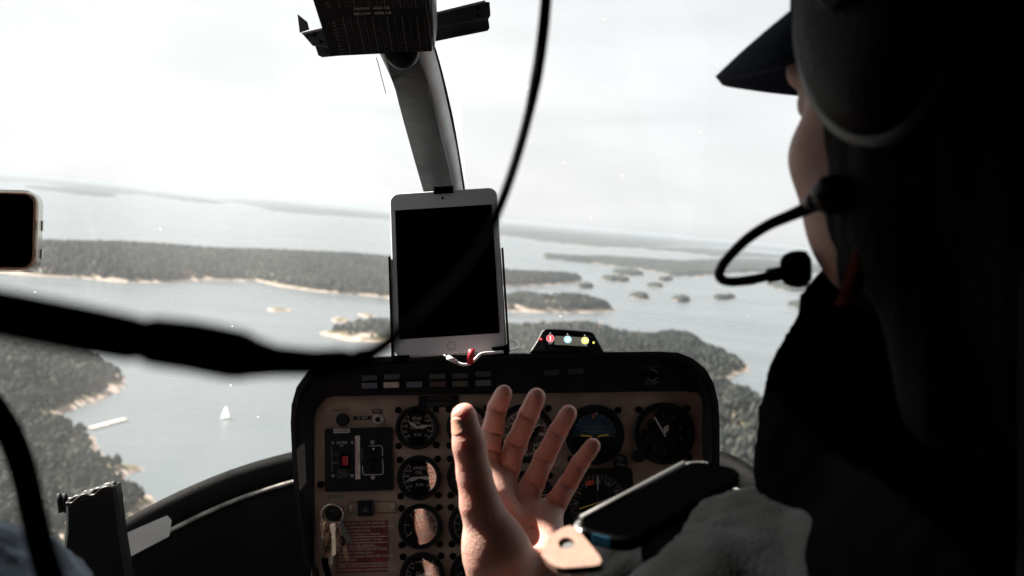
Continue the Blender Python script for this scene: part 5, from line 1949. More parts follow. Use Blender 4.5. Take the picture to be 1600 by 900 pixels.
# ------------------------------------------------------------------ phone at the left edge
pb = at(55, 360, 0.93)
ph = thing('mobile_phone', 'gold-edged phone in a clear case held sideways up to the windscreen, screen dark', 'phone', at(-80, 420, 0.93))
pn_ = Vector((0.10, -1, 0.03)).normalized(); px_ = Vector((1, 0.10, -0.015)); px_ = (px_ - pn_ * px_.dot(pn_)).normalized(); py_ = pn_.cross(px_)
pcen = at(-75, 358.5, 0.935)
PHW, PHH = 0.1500, 0.0735
f2 = (pcen, px_, py_, pn_)
m = MB(*f2); m.prism(rrect(0, 0, PHW, PHH, 0.011, 7), -0.0075, 0.0, 'gold_metal', 0.001); m.build('frame', ph)
m = MB(*f2); m.prism(rrect(0, 0, PHW - 0.0045, PHH - 0.0045, 0.0095, 7), 0.0002, 0.0006, 'screen_black'); m.build('screen', ph)
m = MB(*f2); m.frame_ring(rrect(0, 0, PHW + 0.0044, PHH + 0.0036, 0.013, 7), rrect(0, 0, PHW + 0.0004, PHH + 0.0004, 0.0112, 7), -0.0125, 0.0008, 'clear_case'); m.build('case', ph)
for y in (0.006, -0.021):
    m = MB(*f2)
    m.box((PHW / 2 + 0.003, y, -0.009), (0.002, 0.010, 0.003), 'bright_metal', 0.0006)
    m.build('button', ph)

# ------------------------------------------------------------------ lower left: black pouch, strap, denim knee
po = thing('document_pouch', 'black wrinkled document pouch standing open against the pale sill plate', 'pouch', at(145, 960, 1.0))
m = MB()
P_ = [(104, 786), (120, 774), (146, 765), (160, 761), (178, 760.5), (181, 775), (187, 830), (196, 890), (205, 970), (95, 970), (98, 880), (104, 830)]
o4 = at(150, 860, 1.02)
m.frame(o4, Vector((1, 0.12, 0)).normalized(), (0, 0, 1), Vector((0.12, -1, 0)).normalized())
sc_ = 1.02 / F
m.prism([((x - 150) * sc_, -(y - 860) * sc_) for x, y in P_], -0.022, 0.0, 'black_plastic', 0.003)
m.build('body', po)
for k in range(4):
    m = MB()
    pts = [at(104 + i * 9.2 + k * 1.5, 787 - i * 3.3 + 3.5 * math.sin(i * 1.7 + k * 2.1) - k * 1.5, 1.0 + 0.012 * k) for i in range(9)]
    m.tube(catmull(pts, 4), 0.0022 + 0.0006 * (k % 2), 'black_plastic', 8)
    m.build('rim_fold', po)
for x in (93, 102):
    m = MB()
    m.tube([at(x + 4, 800, 1.03), at(x + 1, 783, 1.03), at(x - 1, 771, 1.03)], [0.004, 0.0038, 0.002], 'black_plastic', 10)
    m.build('pen', po)

sb = thing('shoulder_strap', 'black webbing strap running down in front of the denim shoulder', 'strap', at(60, 800, 0.36))
m = MB()
P_ = [(-60, 560, .40), (-20, 620, .39), (14, 670, .38), (38, 730, .37), (52, 790, .36), (66, 850, .35), (84, 910, .34), (120, 1000, .33)]
c_ = catmull([at(*p) for p in P_], 5)
g = []
for i, p in enumerate(c_):
    t_ = (c_[min(i + 1, len(c_) - 1)] - c_[max(0, i - 1)]).normalized()
    s_3 = t_.cross(Vector((0.25, 1, 0.1))).normalized() * 0.0062
    g.append([p - s_3, p, p + s_3])
m.sheet(g, 0.0016, 'black_rubber')
m.build('webbing', sb)
m = MB()
for q in (0.9,):
    p = c_[-3]
    m.box(tuple(p), (0.02, 0.006, 0.012), 'black_plastic', 0.002)
m.build('strap_slider', sb)

# ------------------------------------------------------------------ people
def P3(v):
    return np.array(v, np.float32)

def head_sdf(Q):
    """Q: points in the head frame (forward, left, up), origin between the ears."""
    d = ell(Q, (-0.012, 0, 0.036), (0.098, 0.077, 0.090))
    d = smin(d, ell(Q, (0.028, 0, -0.030), (0.066, 0.064, 0.086)), 0.03)
    for s in (-1, 1):
        d = smin(d, cone(Q, (0.000, s * 0.050, -0.060), (0.062, s * 0.014, -0.112), 0.022, 0.018), 0.03)
        d = smin(d, ell(Q, (0.058, s * 0.046, -0.036), (0.026, 0.022, 0.022)), 0.022)
        d = smin(d, ell(Q, (0.050, s * 0.038, -0.075), (0.030, 0.024, 0.030)), 0.025)
    d = smin(d, cone(Q, (0.082, -0.036, 0.020), (0.082, 0.036, 0.020), 0.011, 0.011), 0.014)
    d = smin(d, ell(Q, (0.078, 0, -0.106), (0.018, 0.020, 0.015)), 0.018)
    for s in (-1, 1):
        d = smax(d, -ell(Q, (0.100, s * 0.031, 0.001), (0.017, 0.017, 0.011)), 0.008)
        d = smin(d, ell(Q, (0.078, s * 0.031, 0.000), (0.0125, 0.0135, 0.0115)), 0.004)
    d = smin(d, cone(Q, (0.090, 0, 0.006), (0.113, 0, -0.034), 0.008, 0.0115), 0.010)
    for s in (-1, 1):
        d = smin(d, ell(Q, (0.102, s * 0.011, -0.040), (0.011, 0.008, 0.008)), 0.006)
        e = ell(Q, (-0.008, s * 0.079, -0.004), (0.019, 0.008, 0.031))
        e = smax(e, -ell(Q, (-0.004, s * 0.087, -0.002), (0.011, 0.005, 0.020)), 0.004)
        d = smin(d, e, 0.006)
    d = smin(d, ell(Q, (0.087, 0, -0.066), (0.012, 0.025, 0.0065)), 0.006)
    d = smin(d, ell(Q, (0.086, 0, -0.078), (0.012, 0.022, 0.0070)), 0.006)
    return smin(d, cone(Q, (-0.025, 0, -0.07), (-0.055, 0, -0.19), 0.054, 0.058), 0.03)

def head_frame(c, yaw, pitch, roll=0.0):
    yw, pt = R(yaw), R(pitch)
    f0 = Vector((-math.sin(yw), math.cos(yw), 0))
    z = Vector((0, 0, 1))
    f = f0 * math.cos(pt) - z * math.sin(pt)
    u = z * math.cos(pt) + f0 * math.sin(pt)
    u = Matrix.Rotation(R(roll), 3, f) @ u
    l = u.cross(f)
    return Vector(c), f, l, u

def to_cock(v, H):
    c, f, l, u = H
    A = np.array([f, l, u], np.float32)
    return v @ A + np.array(c, np.float32)

def mesh_head(H, h=0.0027):
    g, lo, h = sgrid((-0.125, -0.1, -0.20), (0.14, 0.1, 0.14), h)
    v, q = surface_nets(head_sdf(g), lo, h)
    return to_cock(v, H), q

def join(parts):
    V, Q, b = [], [], 0
    for v, q in parts:
        V.append(v); Q.append(q + b); b += len(v)
    return np.concatenate(V), np.concatenate(Q)

def chain(G, pts, rad, d=None, k=0.02):
    for i in range(len(pts) - 1):
        e = cone(G, pts[i], pts[i + 1], rad[i], rad[i + 1])
        d = e if d is None else smin(d, e, k)
    return d

# ---- the pilot's left hand: palm to the camera, fingers up and spread, thumb upright on the left
def hand_mesh():
    lo = at(700, 900, 0.90); 
    g, lo, h = sgrid((-0.062, 0.70, -0.345), (0.082, 0.945, -0.065), 0.00125)
    cam_dir = Vector((0, -1, 0.15)).normalized()
    A = lambda x, y, d: np.array(at(x, y, d), np.float32)
    # knuckle, finger base, middle joint, end joint, tip
    fingers = [
        [(757, 742, .888), (763, 706, .898), (769, 674, .902), (777, 637, .900), (787, 614.5, .894)],
        [(780, 766, .890), (792, 735, .900), (806, 694, .905), (826, 648, .902), (838.5, 620, .895)],
        [(817, 789, .890), (832, 757, .898), (850, 717, .902), (872, 674, .898), (888.5, 645.5, .890)],
        [(851, 812, .886), (868, 787, .892), (887, 757, .894), (906, 724, .890), (926, 696.5, .882)],
    ]
    rads = [[.0115, .0100, .0094, .0084, .0076], [.0118, .0104, .0097, .0089, .0081], [.0112, .0098, .0091, .0082, .0074], [.0104, .0092, .0083, .0076, .0068]]
    wr = [(775, 880, .835), (795, 888, .838), (818, 893, .840), (838, 896, .842)]
    palm = None
    for fgr, w_ in zip(fingers, wr):
        e = cone(g, A(*w_), A(*fgr[0]), .0155, .0122)
        palm = e if palm is None else smin(palm, e, .016)
    palm = smin(palm, cone(g, A(853, 826, .876), A(846, 890, .836), .0125, .0200), .018)          # little-finger pad
    palm = smin(palm, cone(g, A(842, 900, .832), A(826, 1000, .800), .0190, .0250), .02)           # wrist, outer side
    palm = smin(palm, cone(g, A(786, 890, .822), A(788, 1010, .805), .0225, .0265), .02)           # wrist, inner side
    thumb_pts = [A(722.5, 650, .800), A(733.5, 697, .800), A(741, 742, .803), A(749, 786, .805)]
    th = chain(g, thumb_pts, [.0088, .0105, .0112, .0130], k=.014)
    th = smin(th, ell(g, A(729, 662, .804), (.0080, .0090, .0150)), .008)                          # pulp
    thenar = smin(cone(g, A(752, 790, .805), A(775, 858, .812), .0145, .0235), cone(g, A(775, 858, .812), A(783, 930, .815), .0235, .0235), .02)
    th = smin(th, thenar, .014)
    web = smin(cone(g, A(759, 752, .880), A(768, 820, .828), .0085, .0120), cone(g, A(775, 760, .880), A(785, 840, .835), .010, .016), .012)
    palm = smin(palm, web, .014)
    d = smin(palm, th, .011)
    hollow = ell(g, A(812, 812, .838), (.020, .016, .022))
    d = smax(d, -hollow, .016)
    grooves = []
    for fgr, rr in zip(fingers, rads):
        p = [A(*q) for q in fgr]
        f = None
        for i in range(1, 4):
            e = cone(g, p[i], p[i + 1], rr[i], rr[i + 1])
            f = e if f is None else smin(f, e, .004)
        f = smin(f, cone(g, p[0], p[1], rr[0], rr[1]), .006)
        for i in range(1, 4):                                                                    # soft pads between the creases
            a, b = p[i], p[i + 1]
            t = Vector(b - a).normalized()
            n_ = (cam_dir - t * cam_dir.dot(t)).normalized()
            mid = (a + b) / 2 if i < 3 else a * 0.35 + b * 0.65
            c = mid + np.array(n_, np.float32) * rr[i] * 0.30
            s = t.cross(n_)
            Ln = np.linalg.norm(b - a)
            f = smin(f, ell(g, c, (Ln * (0.52 if i < 3 else 0.60), rr[i] * 0.84, rr[i] * 0.84), (t, n_, s)), .004)
        for i, dep, wd in ((1, .0024, .0017), (2, .0023, .0014), (3, .0019, .0012)):               # joint creases
            t = Vector(p[min(i + 1, 4)] - p[i - 1]).normalized()
            n_ = (cam_dir - t * cam_dir.dot(t)).normalized()
            qd = g - p[i]
            al = qd @ np.array(t, np.float32)
            up = qd @ np.array(n_, np.float32)
            near = np.linalg.norm(qd, axis=-1) < rr[i] * 1.9
            f = f + np.where(near & (up > 0), dep * np.exp(-(al / wd) ** 2) * np.clip(up / (rr[i] * 0.7), 0, 1), 0)
        # finger joins the palm but stays apart from its neighbours
        grooves.append(f)
    dp = d
    for f in grooves:
        d = np.minimum(d, smin(dp, f, .0075))
    # palm lines
    def pline(pts, dep, wd):
        P_ = catmull([Vector(A(*q)) for q in pts], 4)
        best = np.full(g.shape[:3], 1.0, np.float32)
        for a, b in zip(P_[:-1], P_[1:]):
            best = np.minimum(best, cone(g, a, b, 0, 0))
        return dep * np.exp(-(best / wd) ** 2)
    d = d + pline([(768, 770, .868), (782, 800, .850), (800, 832, .835), (812, 868, .822), (816, 895, .815)], .0032, .0026)
    d = d + pline([(775, 790, .862), (800, 806, .855), (828, 822, .856), (860, 842, .862)], .0026, .0018)
    d = d + pline([(800, 772, .876), (825, 792, .872), (845, 806, .870), (866, 812, .872)], .0024, .0017)
    d = d + pline([(838, 830, .872), (836, 858, .856), (834, 884, .845)], .0014, .0016)
    d = d + pline([(795, 812, .845), (815, 828, .842), (840, 856, .846)], .0016, .0015)
    d = d + pline([(770, 805, .825), (790, 838, .812), (806, 872, .808)], .0010, .0016)
    d = d + pline([(726, 697, .787), (735, 701, .786), (745, 699, .790)], .0008, .0012)
    for k, yy in enumerate((736, 742, 748)):
        d = d + pline([(717, yy, .795), (728, yy + 2, .789), (742, yy + 1, .791)], .0005, .0010)
    for yy in (868, 876, 884):                                                                     # tendons and folds at the wrist
        d = d + pline([(728, yy, .795), (742, yy + 3, .785), (756, yy + 1, .782)], .0006, .0014)
    v, q = surface_nets(d, lo, h)
    def sample(p):                                # signed distance near p, trilinear
        u = (np.array(p, np.float32) - lo) / h
        i = np.floor(u).astype(int); t = u - i
        s_ = 0.0
        for a in (0, 1):
            for b in (0, 1):
                for c in (0, 1):
                    s_ += d[i[0] + a, i[1] + b, i[2] + c] * (t[0] if a else 1 - t[0]) * (t[1] if b else 1 - t[1]) * (t[2] if c else 1 - t[2])
        return s_
    return v, q, sample

hv, hq, hand_at = hand_mesh()

HP = head_frame(at(1526, 112, 0.525), 32, 6)
pv, pq = mesh_head(HP)
NECK = np.array([HP[0] + HP[1] * -0.06 + HP[3] * -0.20])[0]
SH_L, SH_R = P3((0.275, 0.675, -0.115)), P3((0.55, 0.47, -0.13))
ELB, WRI = P3((0.205, 0.53, -0.185)), P3((0.012, 0.795, -0.315))
def pilot_core(g, s=0.0):
    d = chain(g, [SH_L, SH_R], [0.055 + s] * 2)
    d = smin(d, chain(g, [P3((0.40, 0.56, -0.22)), P3((0.40, 0.54, -0.45)), P3((0.40, 0.52, -0.66))], [0.125 + s, 0.115 + s, 0.13 + s], k=0.05), 0.06)
    d = smin(d, chain(g, [SH_L, ELB, WRI], [0.050 + s, 0.040 + s, 0.026 + s]), 0.02)
    d = smin(d, chain(g, [SH_R, P3((0.66, 0.55, -0.38)), P3((0.50, 0.80, -0.50))], [0.050 + s, 0.040 + s, 0.030 + s]), 0.02)
    return d
g, lo, h = sgrid((-0.05, 0.36, -1.0), (0.76, 1.36, 0.02), 0.012)
core = pilot_core(g)
core = smin(core, cone(g, NECK, NECK + P3((0.03, 0.02, -0.10)), 0.055, 0.06), 0.03)
for s in (-1, 1):
    core = smin(core, chain(g, [P3((0.40 + s * 0.09, 0.54, -0.68)), P3((0.40 + s * 0.13, 0.98, -0.62)), P3((0.40 + s * 0.10, 1.16, -0.93)), P3((0.40 + s * 0.10, 1.28, -0.95))], [0.075, 0.058, 0.04, 0.035]), 0.03)
bv, bq = surface_nets(core, lo, h)
pilot = thing('person', 'pilot seen from behind in dark jacket and navy cap, raising an open left palm', 'person', (0.40, 0.55, -0.75))
V_, Q_ = join([(pv, pq), (hv, hq), (bv, bq)])
np_mesh('body', V_, Q_, 'skin', parent=pilot)

def folds(g, amp):
    x, y, z = g[..., 0], g[..., 1], g[..., 2]
    a = np.sin(x * 95 + 26 * np.sin(y * 21) + z * 40) * np.sin(y * 60 - z * 75 + 2.2 * np.sin(x * 50))
    b = np.sin(x * 210 - y * 150 + 3 * np.sin(z * 90)) * 0.35
    return amp * (a + b)
g, lo, h = sgrid((-0.06, 0.38, -0.70), (0.72, 0.90, 0.09), 0.0048)
AP = lambda x, y, d: P3(at(x, y, d))
jk = chain(g, [P3((0.30, 0.66, -0.13)), ELB, P3((0.06, 0.735, -0.290))], [0.070, 0.066, 0.042])
jk = smin(jk, chain(g, [SH_R, P3((0.66, 0.55, -0.38)), P3((0.53, 0.77, -0.49))], [0.066, 0.06, 0.045]), 0.03)
jk = smin(jk, chain(g, [SH_R, P3((0.40, 0.55, -0.20)), P3((0.30, 0.66, -0.13))], [0.060, 0.10, 0.060]), 0.03)
jk = smin(jk, cone(g, P3((0.088, 0.63, -0.186)), P3((0.19, 0.57, -0.160)), 0.041, 0.046), 0.03)
jk = smin(jk, chain(g, [P3((0.088, 0.520, -0.187)), P3((0.150, 0.598, -0.170))], [0.043, 0.046]), 0.02)
jk = jk + folds(g, 0.0020)
jv, jq = surface_nets(jk, lo, h)
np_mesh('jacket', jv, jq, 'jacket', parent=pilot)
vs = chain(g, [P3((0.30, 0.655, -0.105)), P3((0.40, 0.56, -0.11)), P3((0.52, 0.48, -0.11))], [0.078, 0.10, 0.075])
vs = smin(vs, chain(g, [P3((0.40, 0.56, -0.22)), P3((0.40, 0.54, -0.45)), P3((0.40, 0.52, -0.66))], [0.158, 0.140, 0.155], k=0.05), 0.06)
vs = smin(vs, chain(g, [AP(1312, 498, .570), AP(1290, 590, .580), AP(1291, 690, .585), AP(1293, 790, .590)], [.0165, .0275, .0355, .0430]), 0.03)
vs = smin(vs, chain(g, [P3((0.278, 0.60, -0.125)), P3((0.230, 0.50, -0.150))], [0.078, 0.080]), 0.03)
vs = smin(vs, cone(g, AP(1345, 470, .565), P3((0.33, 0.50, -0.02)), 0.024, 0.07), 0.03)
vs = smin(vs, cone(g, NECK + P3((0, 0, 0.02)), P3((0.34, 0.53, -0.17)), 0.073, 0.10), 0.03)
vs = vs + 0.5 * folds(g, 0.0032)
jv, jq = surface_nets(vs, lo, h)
np_mesh('jacket_shade', jv, jq, 'jacket_shade', parent=pilot)  # added layer over the jacket; stands for its shaded torso
g, lo, h = sgrid((0.14, 0.36, -1.0), (0.66, 1.30, -0.58), 0.010)
tr = cone(g, P3((0.32, 0.52, -0.72)), P3((0.48, 0.52, -0.72)), 0.11, 0.11)
for s in (-1, 1):
    tr = smin(tr, chain(g, [P3((0.40 + s * 0.09, 0.54, -0.70)), P3((0.40 + s * 0.13, 0.98, -0.63)), P3((0.40 + s * 0.10, 1.16, -0.93))], [0.100, 0.075, 0.055]), 0.02)
jv, jq = surface_nets(tr, lo, h)
np_mesh('trousers', jv, jq, 'trousers', parent=pilot)
m = MB()
g2_ = [[at(1342, 378, .492), at(1362, 388, .488)], [at(1330, 412, .494), at(1356, 425, .490)], [at(1314, 452, .498), at(1346, 455, .494)], [at(1306, 472, .505), at(1332, 470, .50)]]
m.sheet(g2_, 0.003, 'shirt_red')
m.build('shirt_collar', pilot)
# hair: covers the back of the head and falls past the jaw to the collar
g, lo, h = sgrid((-0.14, -0.11, -0.21), (0.07, 0.11, 0.14), 0.0036)
hd = head_sdf(g) - 0.0055
for s in (-1, 1):
    hd = smin(hd, chain(g, [P3((0.008, s * 0.062, -0.02)), P3((0.010, s * 0.060, -0.09)), P3((-0.010, s * 0.060, -0.17))], [0.018, 0.020, 0.024]), 0.02)
hd = smin(hd, chain(g, [P3((-0.05, 0, -0.05)), P3((-0.06, 0, -0.17))], [0.070, 0.066]), 0.03)
edge = 0.041 + 0.17 * np.clip(-0.035 - g[..., 2], 0, 0.2) + 0.0025 * np.sin(g[..., 2] * 160)
hd = smax(hd, g[..., 0] - edge, 0.008)
hd = hd + 0.0012 * np.sin(g[..., 1] * 420 + 3 * np.sin(g[..., 0] * 60)) * np.sin(g[..., 0] * 300 + g[..., 2] * 25)
v, q = surface_nets(hd, lo, h)
np_mesh('hair', to_cock(v, HP), q, 'hair', parent=pilot)
# cap
def make_cap(H, par):
    g, lo, h = sgrid((-0.135, -0.11, 0.02), (0.13, 0.11, 0.16), 0.0033)
    c = ell(g, (-0.012, 0, 0.044), (0.109, 0.089, 0.100))
    c = smax(c, 0.044 - g[..., 2] - 0.08 * g[..., 0], 0.004)
    v, q = surface_nets(c, lo, h)
    np_mesh('cap_crown', to_cock(v, H), q, 'cap_navy', parent=par)
    grid = []
    for i in range(13):
        t = i / 12
        row = []
        for j in range(25):
            a = -1 + 2 * j / 24
            f0 = 0.097 * math.cos(a * 1.02) - 0.012
            l0 = 0.087 * math.sin(a * 1.02)
            ln = 0.077 * (1 - abs(a) ** 2.6) ** 0.55 + 0.002
            row.append(Vector((f0 + ln * t, l0 * (1 - 0.03 * t), 0.050 - 0.004 * t - 0.024 * a * a * (0.5 + 0.5 * t) - 0.010 * t * t)))
        grid.append(row)
    c, f, l, u = H
    gg = [[c + f * p.x + l * p.y + u * p.z for p in row] for row in grid]
    m = MB()
    m.sheet(gg, 0.0062, 'cap_navy')
    m.build('cap_brim', par)
make_cap(HP, pilot)

# thumb nail, lying on the skin of the thumb tip
def nail_patch(c, ax, nrm, ln, wd, par):
    ax = Vector(ax).normalized(); nrm = Vector(nrm); nrm = (nrm - ax * nrm.dot(ax)).normalized(); s = ax.cross(nrm)
    grid = []
    for i in range(13):
        t = -1 + 2 * i / 12
        row = []
        for j in range(13):
            w_ = -1 + 2 * j / 12
            a = w_ * wd * (1 - 0.10 * t * t)
            dr = nrm * math.cos(a) + s * math.sin(a)
            o = Vector(c) + ax * (t * ln / 2 * (1 - 0.34 * w_ * w_))
            r_ = 0.004
            while r_ < 0.018 and hand_at(o + dr * r_) < 0:
                r_ += 0.0002
            edge = max(abs(w_), abs(t))
            row.append(o + dr * (r_ + (0.0004 if edge < 0.9 else -0.0003)))
        grid.append(row)
    m = MB(); m.sheet(grid, 0.0003, 'nail'); m.build('thumbnail', par)
nail_patch(at(727.5, 661, .8005), at(722.5, 650, .80) - at(733.5, 697, .80), Vector((-0.72, -0.68, 0.05)), 0.0150, 0.78, pilot)

# ---- headset on the pilot's head
hs_t = thing('aviation_headset', 'black and grey headset worn over the pilot cap, with a bent boom microphone', 'headset', HP[0] + HP[2] * 0.09)
def headset(H, root, boom=None):
    c, f, l, u = H
    for s in (1, -1):
        L_ = l * s
        o = c + L_ * 0.072 - f * 0.010 + u * 0.012
        m = MB(o, f, u, L_)
        def er(rx, ry, hh, n=44):
            return [(rx * math.cos(2 * math.pi * k / n), ry * math.sin(2 * math.pi * k / n), hh) for k in range(n)]
        m.loft([er(.030, .044, .000), er(.040, .054, .002), er(.043, .057, .010), er(.041, .055, .018)], 'foam', smooth=True)
        m.build('ear_pad', root)
        m = MB(o, f, u, L_)
        m.loft([er(.038, .052, .018), er(.0445, .0600, .0185), er(.0465, .0620, .0215), er(.0455, .0610, .0250), er(.0420, .0570, .0258)], 'headset_grey', smooth=True)
        m.build('cup_rim', root)
        m = MB(o, f, u, L_)
        m.loft([er(.0420, .0570, .0245), er(.0385, .0530, .034), er(.032, .045, .041), er(.020, .030, .0445), er(.006, .010, .0455)], 'headset_shell', smooth=True)
        m.lathe([(.010, .044), (.010, .049), (.008, .050)], (0, 0.010, 0), 'headset_shell', 18)
        m.build('ear_cup', root)
    m = MB()
    pts = []
    for k in range(25):
        a = math.pi * k / 24
        pts.append(c + l * (0.108 * math.cos(a)) + u * (0.045 + 0.113 * math.sin(a)) - f * 0.012)
    gg = [[p - f * 0.011, p + f * 0.011] for p in pts]
    m.sheet(gg, 0.008, 'headset_shell')
    for s in (1, -1):
        m.tube([c + l * s * 0.108 + u * 0.05 - f * 0.022, c + l * s * 0.112 + u * 0.02 - f * 0.022, c + l * s * 0.112 - u * 0.0 - f * 0.018], 0.0035, 'dull_metal', 8)
    m.build('headband', root)
headset(HP, hs_t)
m = MB()
bpts = [(1306, 300, .500), (1285, 314, .505), (1262, 325, .51), (1232, 338, .515), (1200, 352, .52), (1168, 373, .525), (1143, 397, .53), (1128, 416, .535), (1124, 430, .54), (1132, 438.5, .545), (1150, 440, .55), (1180, 436, .553), (1206, 430, .555), (1226, 426, .556)]
m.tube(catmull([at(*p) for p in bpts], 5), lerp_list([.0042, .0040, .0036, .0031, .0029, .0028, .0027, .0027, .0028, .0027, .0027, .0027, .0028, .003], 5), 'headset_shell', 12)
m.tube([at(1200, 431.5, .555), at(1224, 426.5, .556)], .0042, 'black_plastic', 12)
m.build('mic_boom', hs_t)
m = MB()
m.tube([at(1318, 296, .500), at(1300, 304, .500), at(1282, 314, .503), at(1274, 318, .505)], [.0085, .0105, .0085, .004], 'black_plastic', 16)
m.tube([at(1272, 310, .503), at(1264, 322, .506)], [.0035, .0042], 'headset_grey', 10)
m.build('boom_pivot', hs_t)
m = MB()
q0, q1 = at(1219, 421, .556), at(1268, 420, .552)
m.tube([q0.lerp(q1, t) for t in (0, .12, .35, .6, .85, 1)], [.0052, .0082, .0100, .0105, .0098, .0060], 'foam', 18)
m.build('microphone', hs_t)
# ---- pilot's seat
st_ = thing('pilot_seat', 'black high-backed seat behind the pilot in deep shade', 'seat', (0.42, 0.5, -0.95))
m = MB(); m.box((0.43, 0.335, -0.40), (0.50, 0.09, 0.86), 'black_lining', 0.03); m.build('backrest', st_)
m = MB(); m.box((0.43, 0.62, -0.86), (0.50, 0.56, 0.14), 'black_lining', 0.03); m.build('seat_cushion', st_)
m = MB(); m.box((0.43, 0.30, 0.10), (0.26, 0.07, 0.16), 'black_lining', 0.03); m.build('headrest', st_)

# ---- phone in its tan case lying on the sleeve
A0, B0, D0 = at(892, 822, .57), at(1083, 719, .68), at(936, 872, .524)
e1 = (B0 - A0); Lp = e1.length; e1.normalize()
e2 = (D0 - A0); e2 = (e2 - e1 * e2.dot(e1)); Wp = e2.length; e2.normalize()
e3 = e1.cross(e2)
if e3.z < 0: e3 = -e3
pc2 = A0 + e1 * Lp / 2 + e2 * Wp / 2
ps = thing('mobile_phone', 'dark blue-edged phone with a tan leather flap lying on the pilot sleeve', 'phone', pc2)
f3 = (pc2, e1, e2, e3)
m = MB(*f3); m.prism(rrect(0, 0, Lp, Wp, 0.011, 7), -0.008, 0.0, 'black_rubber', 0.0016); m.build('frame', ps)
m = MB(*f3); m.prism(rrect(0, 0, Lp - 0.005, Wp - 0.005, 0.009, 7), 0.0002, 0.0006, 'screen_black'); m.build('screen', ps)
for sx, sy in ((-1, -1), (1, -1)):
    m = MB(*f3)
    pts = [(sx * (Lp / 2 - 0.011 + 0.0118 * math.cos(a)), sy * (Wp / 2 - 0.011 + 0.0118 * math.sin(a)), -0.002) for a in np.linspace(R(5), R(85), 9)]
    m.tube(pts, 0.0024, 'bright_metal', 8)  # bright pieces added only where the two corners show highlights
    m.build('corner_highlight', ps)
m = MB(*f3)
m.tube([(-Lp / 2 + 0.012, -Wp / 2 - 0.0006, 0.0004), (Lp / 2 - 0.012, -Wp / 2 - 0.0006, 0.0004)], 0.0022, 'phone_rail', 10)
m.build('edge_rail', ps)
for sx in (-1, 1):
    m = MB(*f3)
    m.box((sx * (Lp / 2 + 0.0004), 0.002, -0.0038), (0.0016, Wp - 0.026, 0.0062), 'blue_metal', 0.0006)
    m.build('edge_band', ps)
# flap with a round hole
F0 = [at(x, y, d) for x, y, d in ((866, 832, .556), (897, 821, .560), (941, 872, .512), (936, 883, .506), (868, 886, .520), (846, 868, .540))]
n0 = (F0[2] - F0[0]).cross(F0[4] - F0[1]).normalized()
if n0.y > 0: n0 = -n0
cF = sum(F0, Vector()) / 6
ex = Vector((1, 0, 0)); ex = (ex - n0 * ex.dot(n0)).normalized(); ey = n0.cross(ex)
def fl(px, py):
    d = Vector(((px - 800) / F, 1.0, -(py - 450) / F))
    p = d * (cF.dot(n0) / d.dot(n0))
    return ((p - cF).dot(ex), (p - cF).dot(ey))
outl = [(868, 831), (878, 825), (890, 821), (899, 824), (912, 838), (926, 855), (937, 869), (940, 876), (936, 882), (925, 884), (900, 886), (880, 887), (868, 885), (858, 879), (848, 870), (846, 862), (853, 848), (860, 838)]
hole = [(885 + 13 * math.cos(-t) , 849 + 9.5 * math.sin(-t)) for t in np.linspace(0, 2 * math.pi, len(outl), endpoint=False)]
cxy = Vector((888, 856))
angs = sorted(range(len(outl)), key=lambda i: math.atan2(outl[i][1] - cxy.y, outl[i][0] - cxy.x))
outl = [outl[i] for i in angs]
hole = sorted(hole, key=lambda p: math.atan2(p[1] - 849, p[0] - 885))
m = MB(cF, ex, ey, n0)
m.frame_ring([fl(*p) for p in outl], [fl(*p) for p in hole], -0.004, 0.0, 'tan_leather')
m.build('case_flap', ps)
m = MB(cF, ex, ey, n0)
m.prism([fl(*p) for p in hole], -0.0035, -0.0028, 'bracket_metal')
m.build('eyelet_backing', ps)

# ---- passenger in the left front seat: only the denim shoulder is in view
HQ = head_frame((-0.50, 0.50, 0.13), 4, 2)
p2 = thing('person', 'passenger in the tan seat wearing a faded blue denim jacket, shoulder behind the strap', 'person', (-0.48, 0.50, -0.75))
v1, q1_ = mesh_head(HQ, 0.0045)
g, lo, h = sgrid((-0.80, 0.30, -1.0), (-0.12, 1.36, 0.08), 0.012)
sr, sl_ = P3((-0.285, 0.50, -0.195)), P3((-0.66, 0.50, -0.14))
er_, hr_ = P3((-0.46, 0.74, -0.28)), P3((-0.665, 0.90, -0.01))
core = chain(g, [sr, sl_], [.05, .05])
core = smin(core, chain(g, [P3((-.47, .50, -.22)), P3((-.47, .49, -.45)), P3((-.47, .48, -.66))], [.12, .11, .13], k=.05), .06)
core = smin(core, chain(g, [sr, er_, hr_], [.045, .036, .026]), .02)
core = smin(core, chain(g, [sl_, P3((-.70, .55, -.42)), P3((-.56, .80, -.50))], [.045, .036, .026]), .02)
core = smin(core, cone(g, P3((-.50, .45, -.06)), P3((-.48, .48, -.16)), .055, .06), .03)
for s in (-1, 1):
    core = smin(core, chain(g, [P3((-.47 + s * .09, .50, -.68)), P3((-.47 + s * .13, .94, -.62)), P3((-.47 + s * .10, 1.14, -.93)), P3((-.47 + s * .1, 1.26, -.95))], [.075, .058, .04, .035]), .03)
v2, q2_ = surface_nets(core, lo, h)
g, lo, h = sgrid((-0.78, 0.86, -0.07), (-0.60, 0.98, 0.12), 0.003)
hd = cone(g, hr_, P3((-0.672, 0.925, 0.045)), .026, .030)
for k in range(4):
    b0 = P3((-0.668 + 0.004 * k, 0.945, 0.075 - 0.019 * k))
    hd = smin(hd, chain(g, [b0 - P3((0, .012, 0)), b0 + P3((0.02, 0.012, 0.0)), b0 + P3((0.045, 0.0, 0.0))], [.0095, .009, .0075]), .006)
hd = smin(hd, chain(g, [P3((-0.672, 0.915, 0.03)), P3((-0.655, 0.905, 0.07)), P3((-0.635, 0.912, 0.09))], [.014, .011, .009]), .008)
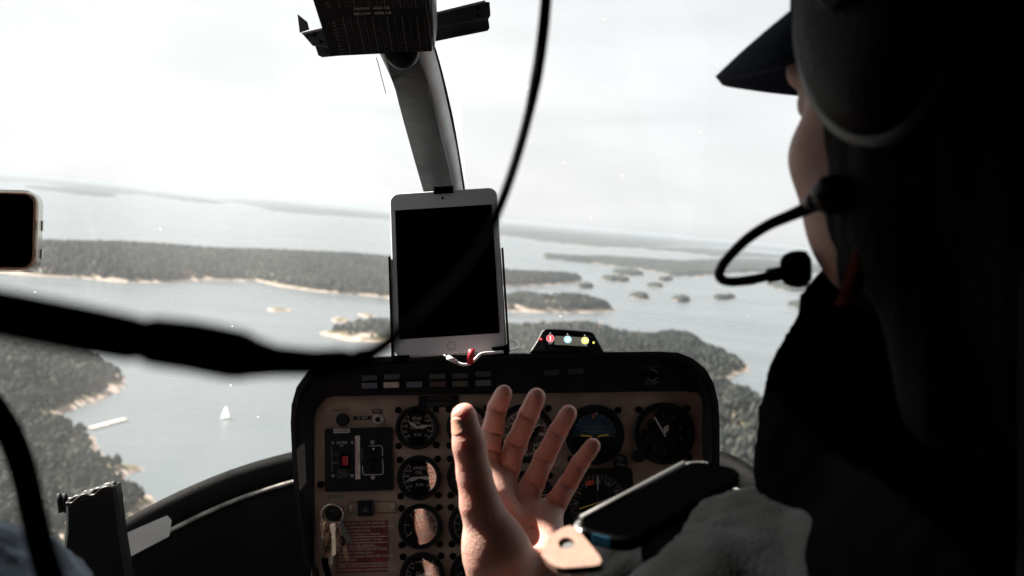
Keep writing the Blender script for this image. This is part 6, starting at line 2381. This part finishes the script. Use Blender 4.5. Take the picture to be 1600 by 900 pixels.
v3, q3_ = surface_nets(hd, lo, h)
V_, Q_ = join([(v1, q1_), (v2, q2_), (v3, q3_)])
np_mesh('body', V_, Q_, 'skin', parent=p2)
g, lo, h = sgrid((-0.80, 0.34, -0.72), (-0.14, 0.92, 0.0), 0.006)
jk = chain(g, [sr, sl_], [.070, .066])
jk = smin(jk, chain(g, [P3((-.47, .50, -.22)), P3((-.47, .49, -.45)), P3((-.47, .48, -.66))], [.145, .13, .15], k=.05), .06)
jk = smin(jk, chain(g, [sr, er_, P3((-.62, .865, -.07))], [.072, .056, .040]), .03)
jk = smin(jk, chain(g, [sl_, P3((-.70, .55, -.42)), P3((-.59, .76, -.48))], [.066, .054, .04]), .03)
jk = jk + folds(g, .003)
v, q = surface_nets(jk, lo, h)
np_mesh('denim_jacket', v, q, 'denim', parent=p2)
g, lo, h = sgrid((-0.13, -0.1, -0.12), (0.1, 0.1, 0.15), 0.005)
hd = ell(g, (-0.016, 0, 0.040), (0.106, 0.086, 0.098))
hd = smax(hd, -(0.03 - g[..., 0] + 1.0 * g[..., 2]), 0.01)
v, q = surface_nets(hd, lo, h)
np_mesh('hair', to_cock(v, HQ), q, 'hair', parent=p2)
g, lo, h = sgrid((-0.74, 0.32, -1.0), (-0.20, 1.28, -0.58), 0.010)
tr = cone(g, P3((-.55, .49, -.72)), P3((-.39, .49, -.72)), .11, .11)
for s in (-1, 1):
    tr = smin(tr, chain(g, [P3((-.47 + s * .09, .50, -.70)), P3((-.47 + s * .13, .94, -.63)), P3((-.47 + s * .10, 1.14, -.93))], [.10, .075, .055]), .02)
jv, jq = surface_nets(tr, lo, h)
np_mesh('trousers', jv, jq, 'trousers', parent=p2)
s2_ = thing('passenger_seat', 'tan leather front seat carrying the passenger in denim', 'seat', (-0.46, 0.5, -0.95))  # unseen seat; tan chosen for a warm reflection in the gauges
m = MB(); m.box((-0.46, 0.275, -0.56), (0.50, 0.09, 0.56), 'seat_leather', 0.03); m.build('backrest', s2_)
m = MB(); m.box((-0.46, 0.60, -0.86), (0.50, 0.56, 0.14), 'seat_leather', 0.03); m.build('seat_cushion', s2_)
